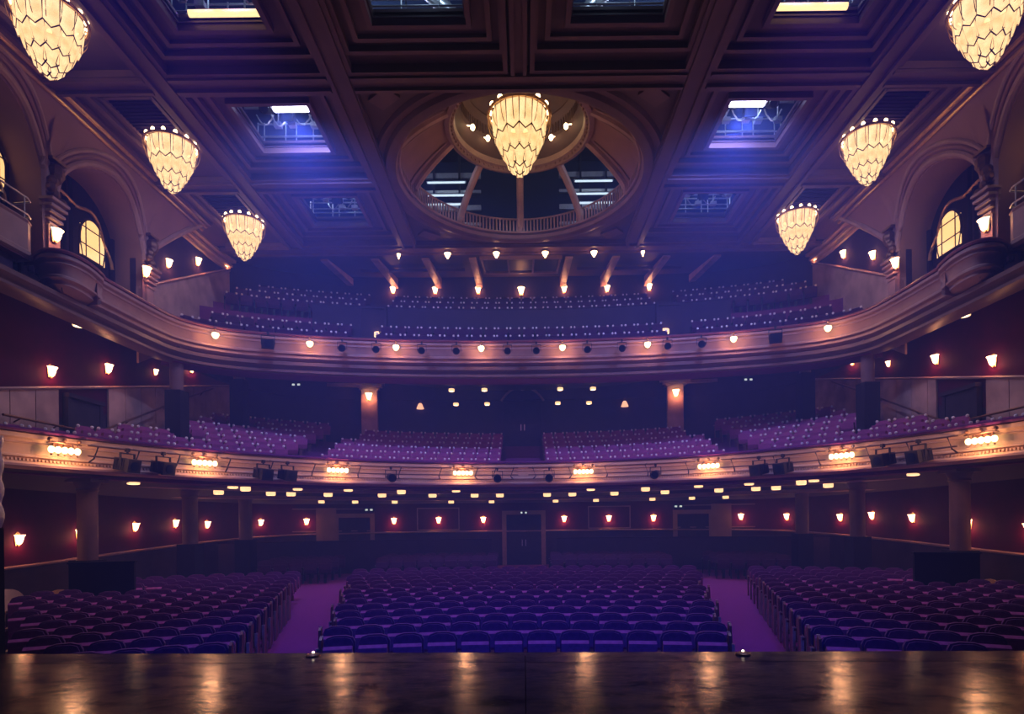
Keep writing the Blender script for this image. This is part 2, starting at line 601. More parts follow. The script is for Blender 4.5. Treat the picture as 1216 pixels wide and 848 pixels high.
def door(name, label, loc, rz, wdt, h, pediment):
    t = thing(name, label, 'door', loc, rz, kind='structure')
    for s in (-1, 1):
        q = MB()
        q.box((s * wdt / 4, 0.0, h / 2), (wdt / 2 - 0.02, 0.06, h))
        for z0, z1 in ((0.12, 0.42), (0.5, 0.94)):
            q.box((s * wdt / 4, -0.04, h * (z0 + z1) / 2), (wdt / 2 - 0.3, 0.03, h * (z1 - z0)))
        lf = q.build('door_leaf', M['door'], t)
        q = MB()
        q.box((s * 0.09, -0.07, h * 0.45), (0.04, 0.05, 0.32))
        q.build('handle', M['steel'], lf)
    q = MB()
    for s in (-1, 1):
        q.box((s * (wdt / 2 + 0.12), -0.02, h / 2 + 0.05), (0.22, 0.16, h + 0.1))
    q.box((0, -0.02, h + 0.16), (wdt + 0.46, 0.18, 0.2))
    q.build('door_frame', M['navy'] if pediment else M['mauve'], t)
    if pediment:
        q = MB()
        for s in (-1, 1):
            q.tube([(s * (0.25 + k * 0.14), -0.12, h + 0.62 - 0.018 * k * k) for k in range(7)], 0.06, 6)
        q.ball((0, -0.12, h + 0.72), 0.18, 8, 6, 1.3)
        q.build('pediment', M['mauve'], t)
    return t


door('door_1', 'dark double doors at the back of the stalls, beside the centre aisle', (0, 30.02, stalls_floor_z(36.0)), 0, 1.75, 2.5, False)
for i, sx in enumerate((-1, 1)):
    p, d = at_bearing(wl, sx * 0.287)
    door('door_%d' % (i + 2), 'dark double doors in the %s part of the stalls back wall' % SIDE[sx], (p[0], p[1] - 0.02, stalls_floor_z(35.5)), atan2(d.y, d.x), 1.5, 2.45, False)

# ---- a column
shaft_cache = {}


def column(x, y, z0, z1, zb, label, r=0.27, rz=0.0):
    t = thing('column', label, 'column', (x, y, z0), rz, group=None)
    h = z1 - z0
    q = MB()
    q.box((0, 0, (zb - z0) / 2), (r * 2.5, r * 2.5, zb - z0))
    q.build('base', M['blackpaint'], t)
    q = MB()
    q.lathe([(r, zb - z0), (r, h - 0.32)], 16)
    q.build('shaft', M['columnpaint'], t, smooth=True)
    q = MB()
    q.lathe([(r * 1.0, h - 0.34), (r * 1.15, h - 0.3), (r * 1.05, h - 0.25), (r * 1.3, h - 0.1), (r * 1.3, h - 0.08)], 16)
    q.box((0, 0, h - 0.04), (r * 2.9, r * 2.9, 0.08))
    q.build('capital', M['columnpaint'], t, smooth=True)
    return t


for sx in (-1, 1):
    for k, (ta, y, zb) in enumerate(((0.740, 16.6, 0.72), (0.566, 21.0, 1.0), (0.472, 24.2, 1.05))):
        x = sx * ta * y
        rr = math.hypot(x, y + 6)
        column(x, y, stalls_floor_z(rr), 2.98, zb, 'mauve column with black base under the lower balcony, %s from the stage, %s' % (ORD[k], SIDE[sx]), 0.25)
    y = 15.6
    q = MB()
    q.box((0, 0, 0.78), (1.5, 0.12, 1.56))
    q.box((0, 0, 1.575), (1.56, 0.18, 0.05))
    for s in (-0.7, 0.7):
        q.box((s, 0, 0.05), (0.1, 0.5, 0.1))
    o = q.build('partition_screen', M['blackpaint'])
    x = sx * 0.715 * y
    o.location = (x, y, stalls_floor_z(math.hypot(x, y + 6)) + 0.02)
    o.rotation_euler = (0, 0, -sx * 0.25)
    tag(o, 'low black partition screen beside the first column on the %s of the stalls' % SIDE[sx], 'screen')

# rear stalls partition walls, dark, behind the last seats
for sx in (-1, 1):
    q = MB()
    a0, a1 = (radians(-31), radians(-2.6)) if sx < 0 else (radians(2.6), radians(31))
    pp = arc((0, -6), 33.7, a0, a1, 24)
    q.sweep(pp, [(0, -0.9), (0, 0.86), (-0.03, 0.9), (0.15, 0.9), (0.12, 0.86), (0.12, -0.9)])
    o = q.build('partition_wall', M['navy'])
    tag(o, 'low dark curved partition wall behind the rear stalls seats, %s of the centre doors' % SIDE[sx], 'partition')

# ================================================================ LOWER BALCONY (circle)
circle = thing('balcony_lower', 'lower balcony with long curved cream front and stepped purple seating', 'balcony', kind='structure')
b = MB()
b.sweep(circle_front, [(-0.02, 4.02), (-0.10, 3.98), (-0.10, 3.88), (-0.02, 3.84), (-0.02, 3.78), (-0.06, 3.75), (-0.02, 3.72),
                       (0.02, 3.48), (-0.05, 3.45), (-0.05, 3.41), (0.02, 3.38), (-0.02, 3.30), (-0.10, 3.24), (-0.10, 3.16), (0.0, 3.10), (0.3, 3.10), (0.3, 4.02)])
b.build('front_panel', M['cream'], circle, smooth=True)
b = MB()
b.sweep(circle_front, [(-0.14, 4.02), (-0.16, 4.07), (-0.12, 4.12), (0.22, 4.12), (0.26, 4.07), (0.24, 4.02)])
b.build('front_ledge', M['velvet'], circle, smooth=True)
b = MB()
b.sweep(circle_front, [(-0.105, 3.24), (-0.15, 3.22), (-0.15, 3.17), (-0.105, 3.15)])
b.build('front_moulding', M['mauve'], circle, smooth=True)
# dentil row under the front
b = MB()
for k in range(420):
    a = radians(-85 + 170 * k / 419)
    b.box((CC[0] + (CR - 0.03) * sin(a), CC[1] + (CR - 0.03) * cos(a), 3.335), (0.05, 0.06, 0.06), -a)
tag(b.build('dentil_row', M['cream'], circle), kind='stuff')
# soffit between the front and the stalls wall
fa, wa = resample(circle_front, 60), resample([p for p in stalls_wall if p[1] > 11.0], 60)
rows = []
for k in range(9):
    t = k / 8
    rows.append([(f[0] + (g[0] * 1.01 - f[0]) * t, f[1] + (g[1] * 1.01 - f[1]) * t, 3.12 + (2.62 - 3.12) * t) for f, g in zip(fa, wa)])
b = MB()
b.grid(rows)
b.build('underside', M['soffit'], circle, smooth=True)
# two curved ribs on the underside
for off, zz in ((1.6, 2.98), (4.0, 2.78)):
    b = MB()
    b.sweep(arc(CC, CR + off, radians(-62), radians(62), 60), [(0, zz + 0.1), (0, zz - 0.05), (0.05, zz - 0.08), (0.3, zz - 0.08), (0.35, zz - 0.05), (0.35, zz + 0.1)])
    b.build('underside_moulding', M['mauve'], circle, smooth=True)
# stepped floor
CROWS = 7
CP = 0.86


def crow_z(k):
    return 3.36 + 0.345 * k


for k in range(CROWS):
    r0 = CR + 0.28 + k * CP
    r1 = r0 + CP + (0.02 if k < CROWS - 1 else 1.2)
    b = MB()
    b.sweep(arc(CC, r0, radians(-84), radians(84), 64), [(0, crow_z(k) - 0.36), (0, crow_z(k)), (r1 - r0, crow_z(k)), (r1 - r0, crow_z(k) - 0.36)])
    b.build('seating_step', M['stepcarpet'], circle)

# circle back wall
cw = thing('wall_circle', 'curved dark wall behind the lower balcony seats', 'wall', kind='structure')
b = MB()
zw = [min(2.0, max(0.0, p[1] - 20.5) * 0.2) for p in circle_wall]
b.grid([[(p[0], p[1], 3.0) for p in circle_wall], [(p[0], p[1], 7.95 + z) for p, z in zip(circle_wall, zw)]])
b.build('wall_face', M['navy'], cw, smooth=True)
for sx in (-1, 1):
    # red field over a pale marble dado on the side parts
    half = [p for p in circle_wall if p[0] < -13.0 and p[1] > 13.0]
    half = resample(half, 30)
    if sx > 0:
        half = [(-x, y) for x, y in reversed(half)]
    zt = [5.3 + (p[1] - 15.4) * 0.236 for p in half]
    b = MB()
    b.grid([[(p[0] - sx * .04, p[1], z - .9) for p, z in zip(half, zt)], [(p[0] - sx * .04, p[1], 7.93 + min(2.0, max(0.0, p[1] - 20.5) * 0.2)) for p in half]])
    b.build('red_wall_field', M['red'], cw, smooth=True)
    b = MB()
    # leave the small dark doorway open in the dado
    cut = 0.753
    seg1 = [p for p in half if abs(p[0] / p[1]) > cut + 0.035]
    seg2 = [p for p in half if abs(p[0] / p[1]) < cut - 0.035]
    for seg in (seg1, seg2):
        zs = [5.3 + (p[1] - 15.4) * 0.236 for p in seg]
        # panels: one mesh per dado slab
        n = len(seg) - 1
        for i in range(0, n, 2):
            j = min(i + 2, n)
            q = MB()
            pa, pb = Vector(seg[i]), Vector(seg[j])
            d = (pb - pa).normalized() * 0.012
            q.sweep([tuple(pa + d), tuple(pb - d)], [(-0.05, -1.9), (-0.11, -1.9), (-0.11, -0.05), (-0.05, -0.05)], z=[zs[i], zs[j]])
            q.build('dado_slab', M['dado'], cw)
    b = MB()
    b.sweep(half, [(0, -0.05), (-0.15, -0.05), (-0.18, 0.0), (-0.15, 0.04), (0, 0.04)], z=zt)
    b.build('dado_rail', M['mauve'], cw, smooth=True)
    p, d = at_bearing(circle_wall, sx * cut)
    t = thing('door_%d' % (5 if sx < 0 else 6), 'small dark doorway in the pale dado of the %s lower balcony wall' % SIDE[sx], 'door', (p[0], p[1], 4.2), atan2(d.y, d.x), kind='structure')
    q = MB()
    q.box((0, -0.16, 0.6), (1.2, 0.1, 1.35))
    q.build('door_leaf', M['door'], t)
    q = MB()
    q.box((-0.66, -0.16, 0.62), (0.12, 0.16, 1.45))
    q.box((0.66, -0.16, 0.62), (0.12, 0.16, 1.45))
    q.box((0, -0.2, 1.36), (1.5, 0.2, 0.12))
    q.build('door_frame', M['door'], t)
    # pilasters beside the back blocks
    p, d = at_bearing(circle_wall, sx * 0.258)
    q = MB()
    q.box((0, -0.2, 7.1), (0.8, 0.36, 2.9))
    o = q.build('pilaster', M['dado'], cw)
    o.location, o.rotation_euler = (p[0], p[1], 0), (0, 0, atan2(d.y, d.x))
    q = MB()
    for k, (wd, z) in enumerate(((1.0, 8.55), (1.25, 8.66), (1.5, 8.78))):
        q.box((0, -0.22 - 0.04 * k, z), (wd, 0.4, 0.1))
    q.box((sx * 1.0, -0.16, 8.72), (2.2, 0.3, 0.16))
    o = q.build('entablature', M['mauve'], cw)
    o.location, o.rotation_euler = (p[0], p[1], 0), (0, 0, atan2(d.y, d.x))
    # columns with black bases
    for k, (ta, y, zb, z1) in enumerate(((0.586, 21.0, 6.45, 7.95), (0.480, 24.5, 7.67, 8.5))):
        x = sx * ta * y
        rr = math.hypot(x, y - 11.2)
        kk = min(CROWS - 1, max(0, int((rr - CR - 0.28) / CP)))
        column(x, y, crow_z(kk), z1, zb, 'column with black base behind lower balcony seats, %s from the stage, %s' % (ORD[k], SIDE[sx]), 0.22)
    # hand rail along the dado
    pts = []
    for i in range(24):
        ta = 0.90 - i * 0.0160
        pp, d = at_bearing(circle_wall, -ta)
        y0 = pp[1]
        z = 4.55 if y0 < 18.5 else 4.55 + (y0 - 18.5) * 0.42
        pts.append((sx * abs(pp[0]) * 0.972, (pp[1] - 11.2) * 0.972 + 11.2, z))
    q = MB()
    q.tube(pts, 0.035, 6)
    hr = thing('handrail', 'dark handrail rising along the dado of the %s lower balcony' % SIDE[sx], 'handrail', pts[0])
    o = q.build('rail', M['bronze'], hr, smooth=True)
    o.location = tuple(-c for c in pts[0])
    for i in range(2, 24, 4):
        q = MB()
        px, py, pz = pts[i]
        q.tube([(px, py, pz), (px * 1.02, (py - 11.2) * 1.02 + 11.2, pz - 0.08)], 0.02, 6)
        o = q.build('bracket', M['bronze'], hr)
        o.location = tuple(-c for c in pts[0])
door('door_4', 'dark double doors at the back of the lower balcony under a scroll pediment', (0, 30.3, crow_z(6) - 0.05), 0, 1.9, 2.5, True)

# ================================================================ UPPER BALCONY
upper = thing('balcony_upper', 'upper balcony with moulded curved front and steep seating', 'balcony', kind='structure')
# long front including the straight side arms with rounded ends
arm = [(-13.1, 16.0), (-12.75, 15.55), (-12.25, 15.25), (-11.85, 15.4), (-11.8, 16.1), (-12.05, 17.0)]
bf = smooth_path(arm, 2)[:-1] + balc_front[2:-2] + [(-x, y) for x, y in reversed(smooth_path(arm, 2)[:-1])]
b = MB()
b.sweep(bf, [(-0.02, 8.78), (-0.08, 8.74), (-0.08, 8.66), (0.0, 8.62), (0.0, 8.56), (-0.04, 8.53), (0.0, 8.50), (0.06, 8.26), (0.0, 8.22), (0.0, 8.16), (0.1, 8.12),
             (0.10, 8.02), (0.2, 7.96), (0.4, 7.9), (0.4, 8.78)])
b.build('front_panel', M['frontmauve'], upper, smooth=True)
b = MB()
b.sweep(bf, [(-0.1, 8.78), (-0.12, 8.83), (-0.08, 8.88), (0.2, 8.88), (0.22, 8.83), (0.2, 8.78)])
b.build('front_ledge', M['wood'], upper, smooth=True)
slab = smooth_path(mirror([(-12.3, 9.0), (-12.3, 19.4), (-12.1, 20.8), (-11.0, 21.9), (-9, 22.6), (-6, 23.25), (-3, 23.6), (0, 23.7)]), 2)
b = MB()
b.sweep(slab, [(0.0, 7.9), (-0.1, 7.86), (-0.1, 7.74), (0.0, 7.7), (0.06, 7.6), (-0.04, 7.56), (-0.04, 7.48), (0.1, 7.44), (0.5, 7.44), (0.5, 7.9)])
b.build('lower_moulding', M['shademould'], upper, smooth=True)
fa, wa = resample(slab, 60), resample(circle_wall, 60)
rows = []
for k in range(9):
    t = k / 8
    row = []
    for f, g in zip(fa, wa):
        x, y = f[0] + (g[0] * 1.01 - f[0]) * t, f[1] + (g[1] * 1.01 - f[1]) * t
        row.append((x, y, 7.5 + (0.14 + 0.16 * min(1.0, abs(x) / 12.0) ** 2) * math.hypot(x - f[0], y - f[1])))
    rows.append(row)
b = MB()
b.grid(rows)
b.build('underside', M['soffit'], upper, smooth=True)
for sx in (-1, 1):
    b = MB()
    b.lathe([(0.95, -0.05), (0.95, 0.06), (1.15, 0.06), (1.15, -0.05), (0.95, -0.05)], 28)
    o = b.build('underside_ring', M['cream'], upper, smooth=True)
    o.location = (sx * 8.8, 24.3, 7.86)
    o.rotation_euler = (0.22, 0, 0)

BROWS = [(0.75, 8.08), (1.65, 8.69), (2.55, 9.31)]
BREAR = [(3.75, 10.65), (4.6, 11.2), (5.45, 11.75)]


def offset_path(path, off):
    out = []
    for i, p in enumerate(path):
        a, c = path[max(0, i - 1)], path[min(len(path) - 1, i + 1)]
        t = Vector((c[0] - a[0], c[1] - a[1])).normalized()
        out.append((p[0] - t.y * off, p[1] + t.x * off))
    return out


rear_line = resample([p for p in balc_front if p[1] > 20.3], 60)
for off, z in BROWS + BREAR:
    b = MB()
    wd = 0.92 if (off, z) != BREAR[-1] else 1.6
    b.sweep(rear_line, [(off - 0.45, z - 0.66), (off - 0.45, z), (off - 0.45 + wd, z), (off - 0.45 + wd, z - 0.66)])
    b.build('seating_step', M['stepcarpet'], upper)
b = MB()
gl = [p for p in rear_line if abs(p[0]) < 8.6]
b.sweep(gl, [(3.15, 9.2), (3.15, 11.22), (3.12, 11.26), (3.32, 11.26), (3.28, 11.22), (3.28, 9.2)])
b.build('gangway_parapet', M['navy'], upper)
# dark stair openings in the balcony
for sx in (-1, 1):
    t = thing('stair_opening', 'dark stairway opening in the upper balcony, %s of the centre block' % SIDE[sx], 'stairway', (sx * 6.55, 26.3, 9.0), kind='structure')
    q = MB()
    q.box((0, 0, 1.0), (1.0, 0.1, 2.3))
    q.build('opening_panel', M['door'], t)
    q = MB()
    for s in (-1, 1):
        q.box((s * 0.55, -0.05, 1.0), (0.1, 0.5, 2.4))
    q.box((0, -0.05, 2.2), (1.2, 0.5, 0.1))
    q.build('opening_frame', M['navy'], t)

bw = thing('wall_balcony', 'dark mauve wall around the upper balcony', 'wall', kind='structure')
b = MB()
b.sweep(balc_wall, [(0, 8.0), (0, 15.0), (0.2, 15.0), (0.2, 8.0)])
b.build('wall_face', M['navy'], bw, smooth=True)
for sx in (-1, 1):
    half = [p for p in balc_wall if p[0] < -12.9]
    if sx > 0:
        half = [(-x, y) for x, y in reversed(half)]
    zt = [9.85 + max(0.0, p[1] - 20.2) * 0.53 for p in half]
    half = [p for p in half if p[1] < 26.5]
    zt = zt[:len(half)] if sx < 0 else zt[-len(half):]
    b = MB()
    b.sweep(half, [(-0.001, -2.6), (-0.07, -2.6), (-0.07, -0.05), (-0.001, -0.05)], z=zt)
    b.build('dado', M['dado'], bw, smooth=True)
    b = MB()
    b.sweep(half, [(0, -0.05), (-0.13, -0.05), (-0.16, 0.0), (-0.13, 0.04), (0, 0.04)], z=zt)
    b.build('dado_rail', M['mauve'], bw, smooth=True)
    b = MB()
    for k, (dz, dd) in enumerate(((0, 0.12), (0.16, 0.24), (0.34, 0.4))):
        b.sweep(half, [(0, 12.95 + dz), (-dd, 12.95 + dz), (-dd, 13.06 + dz), (0, 13.06 + dz)])
    b.build('cornice', M['cream'], bw)
b = MB()
b.sweep([(-7.2, 30.2), (-4, 30.45), (0, 30.5), (4, 30.45), (7.2, 30.2)], [(0, 12.6), (-0.1, 12.6), (-0.1, 12.72), (0, 12.72)])
b.build('dado_rail', M['mauve'], bw)
# projection booth window and the panel under the centre sconce
booth = thing('projection_booth', 'dark framed projection port let into the sloping rear ceiling above the centre sconce', 'booth', (0, 26.4, 13.55))
SL = 0.1935
for x0, x1 in ((-1.7, -0.62), (-0.55, 0.55), (0.62, 1.7)):
    q = MB()
    q.add([(x0, .1, -.03 + SL * .1), (x1, .1, -.03 + SL * .1), (x1, 2.7, -.03 + SL * 2.7), (x0, 2.7, -.03 + SL * 2.7),
           (x0, .1, .02 + SL * .1), (x1, .1, .02 + SL * .1), (x1, 2.7, .02 + SL * 2.7), (x0, 2.7, .02 + SL * 2.7)],
          [(0, 1, 2, 3), (7, 6, 5, 4), (0, 4, 5, 1), (1, 5, 6, 2), (2, 6, 7, 3), (3, 7, 4, 0)])
    q.build('booth_window', M['black'], booth)
q = MB()
for y in (0.0, 2.8):
    q.box((0, y, -.06 + SL * y), (3.7, .12, .14))
for x in (-1.78, -.585, .585, 1.78):
    q.box((x, 1.4, -.06 + SL * 1.4), (.08, 2.7, .1), 0, 0, math.atan(SL))
q.build('booth_frame', M['mauve'], booth)
plinth = thing('sconce_panel', 'pale moulded panel below the centre sconce on the upper balcony back wall', 'panel', (0, 30.45, 12.5))
q = MB()
q.box((0, 0, .35), (1.4, .1, .7))
q.build('panel_board', M['dado'], plinth)
for z in (.05, .28, .5, .72):
    q = MB()
    q.box((0, -.07, z), (1.5, .06, .05))
    q.build('panel_moulding', M['mauve'], plinth)

# ================================================================ COVED SIDE WALLS WITH ARCHED NICHES
ARCH = [(14.15, 1.95, 10.75), (18.38, 1.83, 10.7)]          # centre along Y, radius, springing height
CEIL = 13.35


def wall_x(z):
    if z < 11.4:
        return 13.0
    t = (z - 11.4) / (CEIL - 11.4)
    return 13.0 - 0.75 * t * t


for sx in (-1, 1):
    nm = 'wall_' + SIDE[sx]
    W_ = thing(nm, '%s coved wall with deep arched niches above the upper balcony arm' % SIDE[sx], 'wall', kind='structure')

    def P(y, z, out=0.0):
        return (sx * (wall_x(z) + out), y, z)
    b = MB()
    ys = [8.5 + k * 0.1 for k in range(int((22.8 - 8.5) / 0.1) + 1)]
    cols = []
    for y in ys:
        zlow = 7.6
        for yc, r, zs in ARCH:
            if abs(y - yc) < r:
                zlow = zs + sqrt(r * r - (y - yc) ** 2)
        if y > 20.4:
            zlow = 11.0 + (y - 20.4) / 2.4 * (CEIL - 11.0)
        cols.append([P(y, zlow + (CEIL - zlow) * k / 8) for k in range(9)])
    b.grid(cols)
    A, B = Vector((sx * wall_x(11.0), 20.4, 11.0)), Vector((sx * 12.25, 22.8, CEIL))
    b.build('wall_face', M['wall_plaster'], W_, smooth=True)
    # raking cornice along the rear end of the cove
    b = MB()
    b.tube([P(20.4 + 2.4 * k / 8, 11.0 + (CEIL - 11.0) * k / 8) for k in range(9)], 0.11, 8)
    b.build('raking_cornice', M['mauve'], W_, smooth=True)
    for ai, (yc, r, zs) in enumerate(ARCH):
        an = [pi * k / 24 for k in range(25)]
        arcp = [(yc + r, 9.0)] + [(yc + r * cos(a), zs + r * sin(a)) for a in an] + [(yc - r, 9.0)]
        # vaulted reveal of the niche
        b = MB()
        b.grid([[P(y, z) for y, z in arcp], [(sx * 13.95, y, z) for y, z in arcp]])
        b.build('niche_vault', M['wall_plaster'], W_, smooth=True)
        # back of the niche: dark curtain with a swagged pelmet
        b = MB()
        b.prism([(yc - r - 0.1, 8.4), (yc + r + 0.1, 8.4), (yc + r + 0.1, zs + r + 0.2), (yc - r - 0.1, zs + r + 0.2)], 'x', *sorted((sx * 13.95, sx * 14.05)))
        b.build('niche_back', M['curtain'], W_)
        b = MB()
        for k in range(14):
            y = yc - r * 0.9 + k * (r * 1.8) / 13
            if abs(y - yc - 0.7) < 0.75:
                continue
            h = sqrt(max(0.1, r * r - (y - yc) ** 2)) + zs - 0.1
            b.tube([(sx * 13.90, y, 8.9), (sx * 13.90, y, h)], 0.09, 6)
        b.build('curtain', M['curtain'], W_, smooth=True)
        b = MB()
        b.tube([(sx * 13.85, yc + r * 0.82 * cos(a) * (1 + 0.06 * cos(6 * a)), zs - 0.35 + r * 0.8 * sin(a) * (1 + 0.10 * cos(6 * a))) for a in an], 0.055, 6)
        b.build('pelmet_trim', M['gold'], W_, smooth=True)
        # archivolt mouldings
        for dr, rad, mm in ((0.12, 0.10, 'mauve'), (0.30, 0.05, 'wall_plaster'), (0.44, 0.07, 'mauve')):
            R = r + dr
            b = MB()
            b.tube([P(yc + R * cos(a), zs + R * sin(a), -0.02) for a in [pi * (0.02 + 0.96 * k / 28) for k in range(29)]], rad, 8)
            b.build('archivolt', M[mm], W_, smooth=True)
        # carved scroll between the arches
        b = MB()
        y0 = yc + r + (0.25 if ai == 0 else 0.35)
        z0 = zs + 0.75
        for k in range(7):
            a = k * 0.9
            b.ball((sx * 12.85, y0 + 0.05 * k * cos(a), z0 - 0.12 * k + 0.06 * sin(a)), 0.2 - 0.015 * k, 7, 5, 1.1)
        b.box((sx * 12.9, y0, z0 + 0.28), (0.3, 0.5, 0.07))
        b.build('carved_bracket', M['bronze'], W_, smooth=True)
        # pier capital mouldings
        b = MB()
        for k in range(5):
            b.box((sx * (12.98 - 0.02 * k), y0 - 0.02, zs - 0.75 + 0.16 * k), (0.2 + 0.05 * k, 0.42 + 0.05 * k, 0.07))
        b.box((sx * 12.98, y0 - 0.02, 9.4), (0.14, 0.4, 1.2))
        b.build('pier_capital', M['mauve'], W_)
        # lit leaded window in the niche
        wn = thing('window_%d' % ((1 if sx < 0 else 3) + ai), 'warmly lit leaded arched window in the %s niche on the %s wall' % (('nearer', 'farther')[ai], SIDE[sx]), 'window', (sx * 13.86, yc + (0.70 if ai else 1.2), 10.35 if ai else 10.7), kind='structure')
        n = 14
        hw = 0.56
        outline = [(-hw * 0.8, -0.1), (hw * 0.8, -0.1)] + [(hw * cos(pi * k / n) * (1.0 if k else 1.0), 0.45 + 0.75 * sin(pi * k / n)) for k in range(n + 1)]

        def inside_top(y):
            return 0.45 + 0.75 * sqrt(max(0.0, 1 - (y / hw) ** 2))
        cells = [-hw, -0.3, 0.3, hw]
        zc_ = [-0.1, 0.3, 0.85, 1.3]
        for i in range(3):
            for j in range(3):
                poly = []
                ya, yb = cells[i] + 0.02, cells[i + 1] - 0.02
                za, zb = zc_[j] + 0.02, zc_[j + 1] - 0.02
                top = [(ya + (yb - ya) * k / 5) for k in range(6)]
                tops = [(y, min(zb, inside_top(y) - 0.02)) for y in top]
                if max(t[1] for t in tops) <= za + 0.03:
                    continue
                tops = [(y, max(z, za + 0.005)) for y, z in tops]
                poly = [(ya, za), (yb, za)] + list(reversed(tops))
                q = MB()
                q.prism(poly, 'x', -0.01, 0.01)
                q.build('pane', M['pane'], wn)
        q = MB()
        for y in (-0.3, 0.3):
            q.box((0, y, 0.5), (0.05, 0.03, 1.2))
        for z in (0.3, 0.85):
            q.box((0, 0, z), (0.05, hw * 1.9, 0.03))
        q.tube([(0, y, z) for y, z in outline], 0.04, 6, closed=True)
        q.build('leading', M['lead'], wn)
    # ceiling cornice with gilt lines
    b = MB()
    for x0, zz, rr in ((12.2, CEIL - 0.08, 0.08), (12.36, CEIL - 0.22, 0.05)):
        b.tube([(sx * x0, 8.5, zz), (sx * x0, 22.9, zz)], rr, 8)
    b.build('cornice', M['gold'], W_, smooth=True)
    b = MB()
    b.box((sx * 12.25, 15.7, CEIL - 0.02), (0.5, 14.4, 0.14))
    b.build('cornice_bed', M['beam'], W_)
    # nearer box with its higher rail, beside the stage
    bx = thing('stage_box', 'raised balcony box beside the stage on the %s with thin rails' % SIDE[sx], 'box', (sx * 12.7, 12.5, 8.6), kind='structure')
    pa = [(-0.55, 2.95), (-0.1, 2.9), (0.0, 2.7), (0.0, -3.0)] if sx > 0 else [(0.0, -3.0), (0.0, 2.7), (0.1, 2.9), (0.55, 2.95)]
    if sx > 0:
        pa = [(0.0 + 0.0, -3.0), (0.0, 2.7), (0.1, 2.9), (0.55, 2.95)]
    prof = [(0, 0.0), (0.05, 0.0), (0.05, 1.0), (0.0, 1.0), (-0.04, 0.95), (0, 0.9), (0, 0.2), (-0.06, 0.15), (-0.06, 0.05)]
    q = MB()
    if sx < 0:
        q.sweep([(-x, y) for x, y in pa], prof)
    else:
        q.sweep([(x, y) for x, y in reversed(pa)], prof)
    q.build('box_front', M['frontmauve'], bx)
    q = MB()
    sgn = 1 if sx > 0 else -1
    for z in (1.12, 1.55):
        q.tube([(sgn * x, y, z) for x, y in pa], 0.025, 6)
    for y in (-2.5, -1.2, 0.1, 1.4, 2.6):
        q.tube([(0, y, 1.0), (0, y, 1.55)], 0.018, 6)
    q.build('box_rail', M['steel'], bx, smooth=True)
    q = MB()
    q.box((sgn * 0.35, -0.1, 0.02), (0.66, 5.6, 0.1))
    q.build('box_floor', M['wood'], bx)
    q = MB()
    q.box((sx * 13.0, 11.8, 8.1), (0.14, 6.4, 1.1))
    q.build('under_panel', M['navy'], W_)
    # balcony arm floor and ornamental side rail
    b = MB()
    b.prism([(12.5, 15.9), (14.3, 15.9), (14.3, 20.4), (12.55, 20.4)] if sx > 0 else [(-14.3, 15.9), (-12.5, 15.9), (-12.55, 20.4), (-14.3, 20.4)], 'z', 7.9, 8.05)
    b.build('arm_floor', M['stepcarpet'], W_)

# ================================================================ CEILING
ceil = thing('ceiling', 'dark coffered plaster ceiling with rig openings and a central dome', 'ceiling', kind='structure')
YB = [6.2, 10.8, 15.4, 20.05, 24.7]
XB = [0.0, 4.65, 9.35, 12.25]
DOME = (0.0, 20.0)
DR = 4.12


def flat(x0, x1, y0, y1, z=CEIL):
    q = MB()
    q.box(((x0 + x1) / 2, (y0 + y1) / 2, z + 0.06), (abs(x1 - x0), y1 - y0, 0.12))
    return q


OPEN = {}
side_open = [(11.75, 13.70), (16.3, 18.25), (20.9, 22.8)]
openings = []
for sx in (-1, 1):
    for r in range(3):
        y0, y1 = YB[r + 1], YB[r + 2]
        o0, o1 = side_open[r]
        openings.append((sx, 'side', r, 5.9, 7.9, o0, o1, y0, y1, 4.65, 9.35))
    openings.append((sx, 'centre', 0, 1.25, 3.35, 11.75, 13.62, YB[1], YB[2], 0.0, 4.65))
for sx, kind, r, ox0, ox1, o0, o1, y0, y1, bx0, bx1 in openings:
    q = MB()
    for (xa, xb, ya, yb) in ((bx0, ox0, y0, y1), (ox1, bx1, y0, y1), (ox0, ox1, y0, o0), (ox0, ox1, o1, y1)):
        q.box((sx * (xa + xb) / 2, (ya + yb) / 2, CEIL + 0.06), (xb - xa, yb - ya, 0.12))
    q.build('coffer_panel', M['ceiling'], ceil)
    # stepped coffer frames
    xc, yc = sx * (ox0 + ox1) / 2, (o0 + o1) / 2
    for k, (m0, dep) in enumerate(((0.10, 0.16), (0.55, 0.09), (0.85, 0.15), (1.15, 0.22))):
        xa, xb = max(bx0 + 0.34, ox0 - m0), min(bx1 - 0.34, ox1 + m0)
        ya, yb = max(y0 + 0.34, o0 - m0), min(y1 - 0.34, o1 + m0)
        if k == 3:
            xa, xb, ya, yb = bx0 + 0.34, bx1 - 0.34, y0 + 0.34, y1 - 0.34
        q = MB()
        wd = 0.12
        for x in (xa, xb):
            q.box((sx * x, (ya + yb) / 2, CEIL - dep / 2), (wd, yb - ya + wd, dep))
        for y in (ya, yb):
            q.box((sx * (xa + xb) / 2, y, CEIL - dep / 2), (xb - xa - wd, wd, dep))
        q.build('coffer_frame', M['beam'], ceil)
    # reveal through the roof void
    q = MB()
    for x in (ox0, ox1):
        q.box((sx * (x + (-0.03 if x == ox0 else 0.03)), yc, CEIL + 0.12), (0.06, o1 - o0, 0.16))
    for y, s in ((o0, -0.03), (o1, 0.03)):
        q.box((xc, y + s, CEIL + 0.12), (ox1 - ox0, 0.06, 0.16))
    q.build('opening_reveal', M['beam'], ceil)
